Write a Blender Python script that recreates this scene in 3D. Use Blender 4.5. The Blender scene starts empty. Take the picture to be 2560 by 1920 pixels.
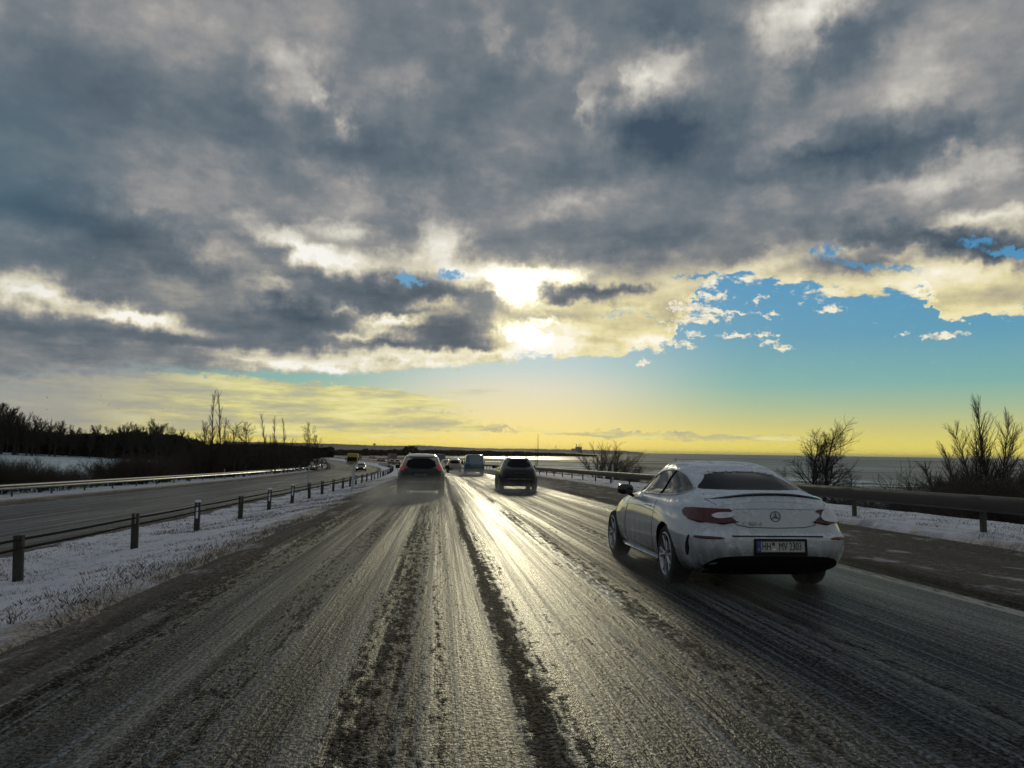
import bpy, math, random, bmesh
import numpy as np
from mathutils import Vector, Matrix
R = math.radians
scene = bpy.context.scene
COL = scene.collection

# ------------------------------------------------------------------ camera
# the +Y axis runs along the motorway; the road surface is z = 0 under the camera, falling away by 1.35 %
CAM = Vector((0.0, 0.0, 1.36))
FPX = 2000.0
def _norm(v):
    v = Vector(v); v.normalize(); return v
UPC = _norm((0.0147, 1.0, -0.0838))            # world up seen in camera axes
FWC = _norm((-180.0, -164.9, -2000.0))         # world +Y seen in camera axes
FWC = _norm(FWC - UPC * FWC.dot(UPC))
RTC = FWC.cross(UPC)
ROT = Matrix((RTC, FWC, UPC))                   # camera axes -> world axes
cam_d = bpy.data.cameras.new('camera'); cam_d.sensor_width = 36.0
cam_d.lens = FPX / 2560.0 * 36.0; cam_d.clip_start = 0.05; cam_d.clip_end = 120000.0
cam = bpy.data.objects.new('camera', cam_d); COL.objects.link(cam)
cam.matrix_world = Matrix.Translation(CAM) @ ROT.to_4x4()
scene.camera = cam
def ray(px, py):
    return _norm(ROT @ Vector((px - 1280.0, -(py - 960.0), -FPX)))
def at(px, py, Y):                               # the point of the scene seen at (px,py) of the photo, Y metres ahead
    d = ray(px, py); return CAM + d * (Y / d.y)

# ------------------------------------------------------------------ exposure
scene.view_settings.view_transform = 'Standard'; scene.view_settings.look = 'None'
scene.view_settings.exposure = 0.0; scene.view_settings.gamma = 1.0
scene.cycles.use_adaptive_sampling = True; scene.cycles.adaptive_threshold = 0.02
scene.cycles.max_bounces = 5; scene.cycles.diffuse_bounces = 2; scene.cycles.glossy_bounces = 4
scene.cycles.transparent_max_bounces = 12; scene.cycles.volume_bounces = 0
scene.cycles.sample_clamp_indirect = 4.0
scene.cycles.volume_step_rate = 4.0; scene.cycles.volume_max_steps = 48

# ------------------------------------------------------------------ node helper
def lin(c):
    c = c / 255.0
    return c / 12.92 if c <= 0.04045 else ((c + 0.055) / 1.055) ** 2.4
def rgb(r, g, b):
    return (lin(r), lin(g), lin(b), 1.0)
class NT:
    def __init__(self, tree): self.t = tree
    def n(self, typ, props=None, **inp):
        nd = self.t.nodes.new(typ)
        for k, v in (props or {}).items(): setattr(nd, k, v)
        for k, v in inp.items():
            key = int(k[1:]) if k[0] == '_' and k[1:].isdigit() else k.replace('_', ' ')
            s = nd.inputs[key]
            if isinstance(v, bpy.types.NodeSocket): self.t.links.new(v, s)
            else: s.default_value = v
        return nd
    def m(self, op, a, b=None, c=None, clamp=False):
        nd = self.t.nodes.new('ShaderNodeMath'); nd.operation = op; nd.use_clamp = clamp
        for i, v in enumerate((a, b, c)):
            if v is None: continue
            if isinstance(v, bpy.types.NodeSocket): self.t.links.new(v, nd.inputs[i])
            else: nd.inputs[i].default_value = v
        return nd.outputs[0]
    def v(self, op, a, b=None, out=0, scale=None):
        nd = self.t.nodes.new('ShaderNodeVectorMath'); nd.operation = op
        for i, v in enumerate((a, b)):
            if v is None: continue
            if isinstance(v, bpy.types.NodeSocket): self.t.links.new(v, nd.inputs[i])
            else: nd.inputs[i].default_value = v
        if scale is not None:
            if isinstance(scale, bpy.types.NodeSocket): self.t.links.new(scale, nd.inputs['Scale'])
            else: nd.inputs['Scale'].default_value = scale
        return nd.outputs['Value'] if op in ('LENGTH', 'DOT_PRODUCT', 'DISTANCE') else nd.outputs[out]
    def ramp(self, fac, stops, interp='LINEAR'):
        nd = self.t.nodes.new('ShaderNodeValToRGB'); cr = nd.color_ramp; cr.interpolation = interp
        while len(cr.elements) < len(stops): cr.elements.new(0.5)
        for e, (p, c) in zip(cr.elements, sorted(stops, key=lambda s: s[0])):
            e.position = p; e.color = c if hasattr(c, '__len__') else (c, c, c, 1)
        self.t.links.new(fac, nd.inputs[0]); return nd.outputs[0]
    def mr(self, val, a, b, c, d, smooth=True):
        nd = self.t.nodes.new('ShaderNodeMapRange'); nd.interpolation_type = 'SMOOTHSTEP' if smooth else 'LINEAR'
        for i, v in enumerate((val, a, b, c, d)):
            if isinstance(v, bpy.types.NodeSocket): self.t.links.new(v, nd.inputs[i])
            else: nd.inputs[i].default_value = v
        return nd.outputs[0]
    def mix(self, f, a, b, blend='MIX'):
        nd = self.t.nodes.new('ShaderNodeMix'); nd.data_type = 'RGBA'; nd.blend_type = blend
        for i, v in ((0, f), (6, a), (7, b)):
            if isinstance(v, bpy.types.NodeSocket): self.t.links.new(v, nd.inputs[i])
            else: nd.inputs[i].default_value = v
        return nd.outputs[2]
    def noise(self, vec, scale, detail=4.0, rough=0.55, dist=0.0, out='Fac', dim='3D'):
        nd = self.t.nodes.new('ShaderNodeTexNoise'); nd.noise_dimensions = dim
        self.t.links.new(vec, nd.inputs['Vector']); nd.inputs['Scale'].default_value = scale
        nd.inputs['Detail'].default_value = detail; nd.inputs['Roughness'].default_value = rough
        nd.inputs['Distortion'].default_value = dist
        return nd.outputs[out]
    def link(self, a, b): self.t.links.new(a, b)
    def curve3(self, val, x0, x1, rows):
        """three tabulated functions of one value (each row: samples in 0..1 spread over x0..x1)"""
        nd = self.t.nodes.new('ShaderNodeRGBCurve'); mp = nd.mapping; mp.extend = 'HORIZONTAL'
        for c, row in zip(mp.curves, rows):
            n = len(row)
            while len(c.points) < n: c.points.new(0.5, 0.5)
            for i, q in enumerate(c.points): q.location = (i / (n - 1), float(row[i])); q.handle_type = 'VECTOR'
        mp.update()
        t = self.m('DIVIDE', self.m('SUBTRACT', val, x0), x1 - x0, clamp=True)
        cb = self.n('ShaderNodeCombineXYZ', _0=t, _1=t, _2=t).outputs[0]
        self.t.links.new(cb, nd.inputs['Color']); return nd.outputs[0]

# ------------------------------------------------------------------ sky: low winter sun behind a broken cloud deck
def sky_deg(px, py):
    d = ray(px, py)
    return math.degrees(math.atan2(d.x, d.y)), math.degrees(math.asin(d.z))
SUN_AZ, SUN_EL = sky_deg(1305, 735)

def build_sky():
    w = bpy.data.worlds.new('World'); scene.world = w; w.use_nodes = True
    t = w.node_tree; t.nodes.clear(); N = NT(t)
    def NZ(*a, **k): return N.noise(*a, dim='2D', **k)
    D = N.n('ShaderNodeTexCoord').outputs['Generated']
    sp = N.n('ShaderNodeSeparateXYZ', _0=D); x, y, z = sp.outputs
    az = N.m('MULTIPLY', N.m('ARCTAN2', x, y), 180 / math.pi)
    el = N.m('MULTIPLY', N.m('ARCSINE', z), 180 / math.pi)
    zz = N.m('ADD', N.m('MAXIMUM', z, 0.0), 0.10)
    pl = N.n('ShaderNodeCombineXYZ', _0=N.m('DIVIDE', x, zz), _1=N.m('DIVIDE', y, zz), _2=0.0).outputs[0]   # cloud-layer coordinates
    P0 = N.n('ShaderNodeCombineXYZ', _0=az, _1=el, _2=0.0).outputs[0]
    # warped coordinates
    wn = NZ(pl, 1.1, 2.0, 0.6, out='Color')
    wb = N.v('MULTIPLY', N.v('SUBTRACT', wn, (0.5, 0.5, 0.5)), (4.6, 2.4, 0.0))
    P = N.v('ADD', P0, wb)
    fn = NZ(P0, 0.55, 3.0, 0.62, out='Color')
    P = N.v('ADD', P, N.v('MULTIPLY', N.v('SUBTRACT', fn, (0.5, 0.5, 0.5)), (3.2, 1.8, 0.0)))
    fn2 = NZ(P0, 1.5, 2.0, 0.62, out='Color')
    Pf = N.v('ADD', P0, N.v('MULTIPLY', N.v('SUBTRACT', fn2, (0.5, 0.5, 0.5)), (2.2, 1.0, 0.0)))
    def field(Pv, blobs, e_rows, a0=-36.0, a1=46.0, na=118, lo=-1.3, hi=1.3):
        # the sum of soft patches tabulated on lines of constant elevation, blended between the lines
        A = np.linspace(a0, a1, na); E = np.array(e_rows); G = np.zeros((len(E), na))
        for px, py, rx, ry, rot, amp in blobs:
            a, e = sky_deg(px, py); c, q = math.cos(R(rot)), math.sin(R(rot))
            da, de = A[None, :] - a, E[:, None] - e
            d = np.hypot((da * c + de * q) / (rx * 1.75 / 35.5), (-da * q + de * c) / (ry * 1.75 / 35.5))
            t = np.clip(1 - d, 0, 1); G += amp * t * t * (3 - 2 * t)
        G = np.clip((G - lo) / (hi - lo), 0, 1)
        while len(E) % 3: E = np.append(E, E[-1] + 5.0); G = np.vstack([G, G[-1:]])
        sp_ = N.n('ShaderNodeSeparateXYZ', _0=Pv).outputs; T = 240; te = np.linspace(0, 1, T) * (E[-1] - E[0]) + E[0]
        acc = None
        for i in range(0, len(E), 3):
            wts = []
            for j in range(i, i + 3):
                y = np.zeros(len(E)); y[j] = 1.0; wts.append(np.interp(te, E, y))
            d = N.v('DOT_PRODUCT', N.curve3(sp_[0], a0, a1, G[i:i + 3]), N.curve3(sp_[1], E[0], E[-1], wts))
            acc = d if acc is None else N.m('ADD', acc, d)
        return N.m('MULTIPLY_ADD', acc, hi - lo, lo)
    def chain(Pv, blobs, start=0.0):
        # each blob feeds the next one through the z slot, so that only one vector stays live
        s0 = N.n('ShaderNodeSeparateXYZ', _0=Pv)
        V = N.n('ShaderNodeCombineXYZ', _0=s0.outputs[0], _1=s0.outputs[1], _2=start).outputs[0]
        for px, py, rx, ry, rot, amp in blobs:
            a, e = sky_deg(px, py)
            mp = N.n('ShaderNodeMapping', {'vector_type': 'TEXTURE'}, Vector=V, Location=(a, e, 0),
                     Rotation=(0, 0, R(rot)), Scale=(rx * 1.75 / 35.5, ry * 1.75 / 35.5, 1e7)).outputs[0]
            g = N.mr(N.v('LENGTH', mp), 0.0, 1.0, amp, 0.0)
            V = N.v('ADD', V, N.n('ShaderNodeCombineXYZ', _0=0.0, _1=0.0, _2=g).outputs[0])
        return N.n('ShaderNodeSeparateXYZ', _0=V).outputs[2]
    # --- brightness of the cloud deck (photo pixel, radii, tilt, amount)
    LB = [
     (746,185,75,42,0,.30),(812,252,30,20,-30,.40),(868,295,24,22,0,.40),(690,262,60,40,0,.12),(1000,190,60,40,0,.14),
     (340,70,320,90,0,.08),(800,393,60,26,0,.14),(1221,112,25,40,0,.18),(60,240,220,110,0,-.15),(600,200,110,50,0,-.10),
     (290,250,230,80,-8,-.08),(660,350,150,70,-25,-.12),(960,370,180,60,-10,-.32),(1110,280,150,60,0,-.14),
     (80,520,230,64,-5,-.26),(290,590,230,48,-8,-.20),(200,830,330,24,0,-.12),(480,560,200,30,-12,.10),(1250,200,120,60,0,-.12),(1500,440,200,30,10,-.12),(1250,430,90,50,0,.08),(230,665,110,40,0,-.14),(463,480,170,60,0,.07),
     (550,642,90,28,-20,.26),(700,598,130,26,-18,.36),(868,573,80,26,0,.40),(1105,598,60,60,0,.45),(1010,662,260,38,-3,.42),
     (830,650,110,40,-20,.38),(705,718,95,22,0,.36),(190,752,230,22,-6,.46),(335,782,90,14,-6,.55),(40,722,80,40,0,.22),
     (520,690,200,22,-6,-.18),(740,764,70,26,0,-.34),(930,728,230,38,-17,-.34),(1118,716,120,30,-8,-.32),(1190,772,120,34,-10,-.26),(1340,778,90,14,-4,-.38),(1370,815,40,12,0,-.3),
     (1050,842,230,28,4,-.30),(770,810,280,34,0,-.26),(405,840,340,36,0,-.14),(120,880,250,40,0,-.06),
     (1100,763,70,15,-5,.75),(1000,800,100,15,4,.85),(930,836,120,16,4,.85),(880,770,60,10,-15,.35),(1020,892,300,22,4,.50),(700,905,260,16,-2,.30),(1160,868,90,9,2,-.40),
     (1627,174,130,54,30,.36),(1330,150,60,40,20,.16),(1180,90,90,30,-20,.12),(1480,330,50,70,-10,.12),(2060,200,60,60,10,.14),(2200,480,120,24,20,.18),(900,470,140,30,-20,.12),(420,330,160,40,-10,.10),(1565,212,44,36,0,.20),(1783,156,70,24,10,.22),(1448,255,24,55,-15,.32),(1373,98,56,46,0,.18),
     (1990,30,220,42,0,.45),(2015,75,40,36,45,.28),(1928,90,44,30,0,.18),(1916,250,60,130,0,.15),(1990,330,90,36,10,.20),
     (1906,380,60,14,20,.20),(2275,160,130,80,0,.15),(2316,262,70,60,0,.16),(2495,278,56,36,20,.22),(2400,420,120,34,25,.38),
     (2524,390,70,44,30,.20),(1396,515,80,22,0,.20),(1714,58,140,50,-10,-.40),(2119,90,150,60,25,-.28),(1600,320,140,66,-5,-.50),
     (1820,360,220,80,0,-.18),(2264,355,230,56,0,-.46),(1974,417,170,26,8,-.20),(1338,605,120,60,0,-.12),(1627,590,120,34,0,-.16),
     (1830,632,100,30,10,-.24),(1700,690,480,50,0,.30),(2240,640,380,50,-6,.24),(2480,560,120,24,0,.46),(2250,700,260,24,0,.18),(2470,740,170,60,0,.26),
     (1419,727,105,22,0,-1.05),(1569,722,70,12,0,-.50),(2113,660,110,20,-8,-.55),(2321,612,230,22,-12,-.62),(2480,645,130,16,-8,-.46),
     (1520,820,280,80,0,.34),(1450,690,40,16,0,-.2),(1580,780,60,14,0,.2),(1480,850,70,12,0,-.18),(1620,850,60,14,0,.2),(1950,690,70,14,0,-.2),(2080,700,60,12,0,-.15),(1300,715,150,70,0,.55),(1330,835,130,50,0,.5),(1230,745,60,12,0,-.2)]
    B = field(P, LB, [1.5,3,4.2,5.0,5.7,6.3,6.9,7.5,8.1,8.7,9.3,9.9,10.5,11.1,11.7,12.3,12.9,13.6,14.3,15.2,16.2,17.3,18.5,19.8,21.2,22.6,24.0,25.5,27.0,28.6,30.5,33,36])
    n1 = NZ(pl, 2.3, 4.0, 0.56)
    n2 = NZ(N.v('MULTIPLY', P0, (1.0, 1.45, 1)), 0.40, 5.0, 0.58)
    B = N.m('ADD', B, N.m('MULTIPLY_ADD', n1, 0.50, 0.435 - 0.25))
    B = N.m('ADD', B, N.m('MULTIPLY_ADD', n2, 0.26, -0.13))
    # --- lower edge of the deck: elevation as a function of azimuth
    A0, A1 = sky_deg(0, 900)[0], sky_deg(2560, 900)[0]
    edge = [(0,962),(150,955),(330,930),(560,934),(900,936),(1060,926),(1200,915),(1330,896),(1450,894),(1600,880),(1660,868),(1690,835),
            (1716,790),(1740,760),(1790,716),(1850,695),(2000,716),(2070,735),(2200,740),(2310,742),(2345,800),(2400,812),(2460,800),(2560,785)]
    st = []
    for (px, py) in edge:
        a, e = sky_deg(px, py); st.append(((a - A0) / (A1 - A0), e / 40.0))
    ef = N.ramp(N.m('DIVIDE', N.m('SUBTRACT', N.n('ShaderNodeSeparateXYZ', _0=Pf).outputs[0], A0), A1 - A0), st)
    ed = N.m('MULTIPLY', ef, 40.0)
    n3 = NZ(N.v('MULTIPLY', P0, (0.7, 1.5, 1)), 0.9, 4.0, 0.58)
    dist = N.m('SUBTRACT', N.n('ShaderNodeSeparateXYZ', _0=P0).outputs[1], ed)
    soft = N.mr(az, A0, A0 + 18, 2.6, 0.55)
    rag = N.mr(az, 2, 9, 0.8, 2.6)
    dn = N.m('ADD', dist, N.m('MULTIPLY', N.m('SUBTRACT', n3, 0.5), rag))
    cov = N.mr(N.m('DIVIDE', dn, soft), -0.5, 1.0, 0.0, 1.0)
    rim = N.mr(dist, 0.0, 1.6, 0.24, 0.0)
    rimside = N.mr(az, -22, -8, 0.0, 1.0)
    B = N.m('ADD', B, N.m('MULTIPLY', rim, rimside))
    # --- holes and stray clouds
    HL = [(1020,697,42,14,-12,-1.0),(1122,689,42,11,5,-.9),(2070,628,34,17,0,-.85),(2135,660,50,8,-14,-.8),(2443,604,30,12,0,-1.1),(2530,632,50,10,-8,-1.1),
          (2240,672,60,8,-10,-.7),(838,262,36,22,-30,-.62),(1752,690,60,7,0,-1.0),(1760,725,30,14,0,-.7),(1546,782,34,8,20,-.55),(1640,800,60,8,-30,-.45),(2440,803,90,7,0,-1.1),(1700,60,170,38,-8,-.33),(2130,80,70,30,20,-.2)]
    SC = [(1700,860,50,8,-8,.9),(1735,835,34,8,0,.8),(1720,800,50,10,0,.9),(1690,770,40,10,0,.8),(1787,742,44,11,-4,1.1),(1895,748,22,8,15,1.0),(1740,770,50,13,-5,1.1),(1833,780,48,6,-4,1.0),(1776,797,44,10,0,1.15),(1918,789,30,6,0,1.0),
          (2075,775,34,11,0,1.2),(1838,840,40,7,0,1.1),(1921,834,26,6,0,.9),(1942,862,38,9,-18,1.05),(1603,907,30,6,4,1.05),(1310,933,14,3,0,.8),(2362,838,44,9,0,1.1),
          (2020,745,60,10,-20,.5),(2260,836,20,6,0,.6),(1985,700,40,12,0,.4)]
    cov = chain(Pf, HL, cov)
    covs = chain(Pf, SC)
    n4 = NZ(N.v('MULTIPLY', P0, (1.0, 1.9, 1)), 1.5, 4.0, 0.58)
    cov = N.mr(N.m('ADD', cov, N.m('MULTIPLY_ADD', n4, 0.6, -0.30)), 0.02, 0.92, 0.0, 1.0)
    covs2 = N.mr(N.m('ADD', covs, N.m('MULTIPLY_ADD', n4, 1.3, -0.65)), 0.26, 0.98, 0.0, 0.95)
    # --- clear air: Nishita base plus the colours of the low winter sky
    nish = N.n('ShaderNodeTexSky', {'sky_type': 'NISHITA', 'sun_disc': False, 'sun_elevation': R(SUN_EL), 'sun_rotation': R(SUN_AZ), 'altitude': 10.0}).outputs[0]
    nish = N.v('SCALE', nish, scale=0.06)
    eh = N.m('DIVIDE', el, 30.0, clamp=True)
    side = N.ramp(eh, [(0.0, rgb(236,222,100)), (.035, rgb(220,210,112)), (.07, rgb(194,196,132)), (.11, rgb(160,186,152)), (.16, rgb(124,176,170)), (.27, rgb(94,156,184)), (.38, rgb(82,150,190)), (.6, rgb(40,112,176)), (1.0, rgb(60,92,130))])
    sunw = N.ramp(eh, [(0.0, rgb(240,222,112)), (.05, rgb(230,216,136)), (.10, rgb(218,212,166)), (.15, rgb(206,208,192)), (.20, rgb(176,200,204)), (.28, rgb(136,186,206)), (.36, rgb(82,158,204)), (.45, rgb(70,146,198)), (1.0, rgb(60,92,130))])
    da = N.m('ABSOLUTE', N.m('SUBTRACT', az, SUN_AZ))
    col = N.mix(N.mr(da, 1.0, 17.0, 1.0, 0.0), side, sunw)
    leftw = N.mr(N.m('MULTIPLY_ADD', el, -0.9, az), -15.5, -27.0, 0.0, 1.0)
    col = N.mix(N.m('MULTIPLY', leftw, 0.85), col, rgb(150,150,154))
    col = N.mix(0.05, col, nish)
    # low streaky clouds over the horizon
    sx = N.v('MULTIPLY', P0, (0.16, 1.35, 1.0))
    s1 = NZ(sx, 1.0, 6.0, 0.62, 0.6)
    sm = N.m('ADD', s1, N.mr(az, 2.0, 8.0, 0.0, -0.22))
    lowm = N.m('MULTIPLY', N.mr(el, 0.2, 1.2, 0.3, 1.0), N.mr(el, 3.9, 5.9, 1.0, 0.0))
    lowm = N.m('MULTIPLY', N.m('SUBTRACT', 1.0, lowm), -0.6)
    bigs = chain(Pf, [(600,968,330,34,-2,.55),(860,985,190,14,-3,.5),(420,1010,260,50,0,.5),(900,1024,260,16,-2,.5),(760,1056,360,22,0,.45),(1180,1066,330,9,-2,.45),(650,1100,420,20,0,.35),(1300,1092,260,12,0,.3),(1700,1090,170,14,-1,.45),(1560,1084,70,9,0,.45),(1900,1096,110,9,0,.42),(2020,1101,70,8,0,.35),(2290,1104,50,8,0,.35)])
    sc = N.mr(N.m('ADD', N.m('ADD', sm, lowm), bigs), 0.52, 0.80, 0.0, 1.0)
    s2 = NZ(N.v('ADD', N.v('MULTIPLY', P0, (0.16, 1.1, 1)), (3.1, 0.35, 0)), 1.1, 5.0, 0.6)
    scol = N.ramp(s2, [(.34, rgb(178,174,150)), (.46, rgb(202,194,146)), (.56, rgb(228,218,144)), (.68, rgb(242,232,168))])
    scol = N.mix(N.m('MULTIPLY', leftw, 0.8), scol, rgb(150,150,150))
    col = N.mix(N.m('MULTIPLY', sc, 0.85), col, scol)
    # deck colour
    Bn = N.m('ADD', B, 0.0)
    cold = N.ramp(Bn, [(0.0, rgb(66,82,98)), (.16, rgb(84,98,110)), (.30, rgb(98,110,120)), (.44, rgb(120,127,133)), (.56, rgb(150,149,149)), (.68, rgb(180,178,172)), (.80, rgb(208,205,195)), (.92, rgb(232,229,220)), (1.0, rgb(246,244,238))])
    warm = N.ramp(Bn, [(0.0, rgb(76,86,94)), (.16, rgb(94,100,104)), (.30, rgb(110,114,117)), (.44, rgb(132,132,130)), (.56, rgb(168,162,142)), (.68, rgb(204,194,152)), (.80, rgb(234,222,170)), (.92, rgb(248,238,204)), (1.0, rgb(255,250,232))])
    wf = N.m('MULTIPLY', N.mr(el, 17.0, 9.0, 0.0, 1.0), N.mr(az, -12.0, 14.0, 0.35, 1.0))
    deck = N.mix(wf, cold, warm)
    teal = N.mr(N.v('LENGTH', N.n('ShaderNodeMapping', {'vector_type': 'TEXTURE'}, Vector=P0, Location=(*sky_deg(0, 430), 0), Rotation=(0, 0, 0), Scale=(9, 10, 1)).outputs[0]), 0.0, 1.0, 0.5, 0.0)
    deck = N.mix(teal, deck, rgb(78,106,122))
    final = N.mix(cov, col, deck)
    final = N.mix(covs2, final, N.ramp(n4, [(.30, rgb(196,190,176)), (.6, rgb(248,240,214))]))
    # glare of the veiled sun
    gl = chain(Pf, [(1298,724,46,30,0,2.4),(1300,690,80,18,0,.8),(1312,838,50,18,-15,2.0),(1352,802,40,10,0,1.0),(1420,690,60,18,0,.4)])
    ga = N.v('LENGTH', N.n('ShaderNodeMapping', {'vector_type': 'TEXTURE'}, Vector=P0, Location=(SUN_AZ, SUN_EL, 0), Rotation=(0, 0, 0), Scale=(9, 7, 1)).outputs[0])
    gl = N.m('MULTIPLY', gl, N.mr(B, 0.30, 0.85, 0.05, 1.0))
    gl = N.m('ADD', gl, N.mr(ga, 0.0, 0.8, 0.07, 0.0))
    final = N.mix(1.0, final, N.v('MULTIPLY', N.n('ShaderNodeCombineXYZ', _0=gl, _1=gl, _2=gl).outputs[0], (1.0, 0.95, 0.80)), 'ADD')
    # only the low sky ahead needs the clear air, the holes and the glare; elsewhere the deck alone is worked out
    zone = N.m('MAXIMUM', N.m('GREATER_THAN', el, 18.0), N.m('GREATER_THAN', N.m('ABSOLUTE', N.m('SUBTRACT', az, 4.0)), 48.0))
    bgf = N.n('ShaderNodeBackground', Color=final, Strength=1.0)
    bgd = N.n('ShaderNodeBackground', Color=deck, Strength=1.0)
    m1 = N.n('ShaderNodeMixShader', _0=zone, _1=bgf.outputs[0], _2=bgd.outputs[0])
    bgl = N.n('ShaderNodeBackground', Color=rgb(70,68,62), Strength=1.0)
    m2 = N.n('ShaderNodeMixShader', _0=N.m('LESS_THAN', el, -1.0), _1=m1.outputs[0], _2=bgl.outputs[0])
    out = N.n('ShaderNodeOutputWorld'); N.link(m2.outputs[0], out.inputs[0])
    w.cycles.sampling_method = 'NONE'
build_sky()

sun_d = bpy.data.lights.new('sun', 'SUN'); sun_d.energy = 0.5; sun_d.angle = R(4.0); sun_d.color = (1.0, 0.90, 0.60)
sun = bpy.data.objects.new('sun', sun_d); COL.objects.link(sun)
sd = Vector((math.sin(R(SUN_AZ)) * math.cos(R(SUN_EL)), math.cos(R(SUN_AZ)) * math.cos(R(SUN_EL)), math.sin(R(SUN_EL))))
sun.rotation_euler = sd.to_track_quat('Z', 'Y').to_euler()

# ------------------------------------------------------------------ object helpers
MATS = {}
def mat(name, base=(0.5, 0.5, 0.5), rough=0.6, metal=0.0, spec=0.5, coat=0.0, var=0.0, vscale=3.0, bump=0.0, bscale=20.0, emit=None, es=0.0):
    """Principled material with noise variation in colour and roughness."""
    if name in MATS: return MATS[name]
    m = bpy.data.materials.new(name); m.use_nodes = True; t = m.node_tree; t.nodes.clear(); N = NT(t)
    p = N.n('ShaderNodeBsdfPrincipled'); o = N.n('ShaderNodeOutputMaterial'); N.link(p.outputs[0], o.inputs[0])
    p.inputs['Base Color'].default_value = (*base[:3], 1); p.inputs['Roughness'].default_value = rough
    p.inputs['Metallic'].default_value = metal; p.inputs['Specular IOR Level'].default_value = spec
    p.inputs['Coat Weight'].default_value = coat; p.inputs['Coat Roughness'].default_value = 0.05
    co = N.n('ShaderNodeTexCoord').outputs['Object']
    if var > 0:
        n = N.noise(co, vscale, 5.0, 0.6)
        f = N.mr(n, 0.3, 0.7, 1.0 - var, 1.0 + var)
        c = N.mix(1.0, (*base[:3], 1), N.n('ShaderNodeCombineXYZ', _0=f, _1=f, _2=f).outputs[0], 'MULTIPLY')
        N.link(c, p.inputs['Base Color'])
        N.link(N.mr(n, 0.25, 0.75, max(rough - 0.12, 0.02), min(rough + 0.12, 1)), p.inputs['Roughness'])
    if bump > 0:
        nb = N.noise(co, bscale, 4.0, 0.6)
        b = N.n('ShaderNodeBump', Strength=bump, Distance=0.01, Height=nb); N.link(b.outputs[0], p.inputs['Normal'])
    if emit:
        p.inputs['Emission Color'].default_value = (*emit[:3], 1); p.inputs['Emission Strength'].default_value = es
    MATS[name] = m; return m

def tag(o, label=None, cat=None, group=None, kind=None):
    if label: o['label'] = label
    if cat: o['category'] = cat
    if group: o['group'] = group
    if kind: o['kind'] = kind
    return o
def empty(name, loc=(0, 0, 0), rz=0.0):
    o = bpy.data.objects.new(name, None); COL.objects.link(o); o.location = loc; o.rotation_euler = (0, 0, rz); o.empty_display_size = 0.2
    return o
def copy_tree(o, parent=None):
    c = o.copy(); COL.objects.link(c)
    if parent is not None: c.parent = parent
    for ch in o.children: copy_tree(ch, c)
    return c
def meshobj(name, verts, faces, m, parent=None, smooth=False, mats=None, fm=None):
    me = bpy.data.meshes.new(name)
    if isinstance(verts, np.ndarray) and isinstance(faces, np.ndarray):
        k = faces.shape[1]
        me.vertices.add(len(verts)); me.vertices.foreach_set('co', verts.astype(np.float32).ravel())
        me.loops.add(faces.size); me.loops.foreach_set('vertex_index', faces.astype(np.int32).ravel())
        me.polygons.add(len(faces)); me.polygons.foreach_set('loop_start', np.arange(0, faces.size, k, dtype=np.int32))
        me.update(calc_edges=True)
    else:
        me.from_pydata([tuple(v) for v in verts], [], [tuple(f) for f in faces]); me.update()
    for mm in (mats or [m]): me.materials.append(mm)
    if fm is not None: me.polygons.foreach_set('material_index', np.array(fm, dtype=np.int32))
    if smooth: me.polygons.foreach_set('use_smooth', np.ones(len(me.polygons), dtype=bool))
    o = bpy.data.objects.new(name, me); COL.objects.link(o)
    if parent is not None: o.parent = parent
    return o
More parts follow.
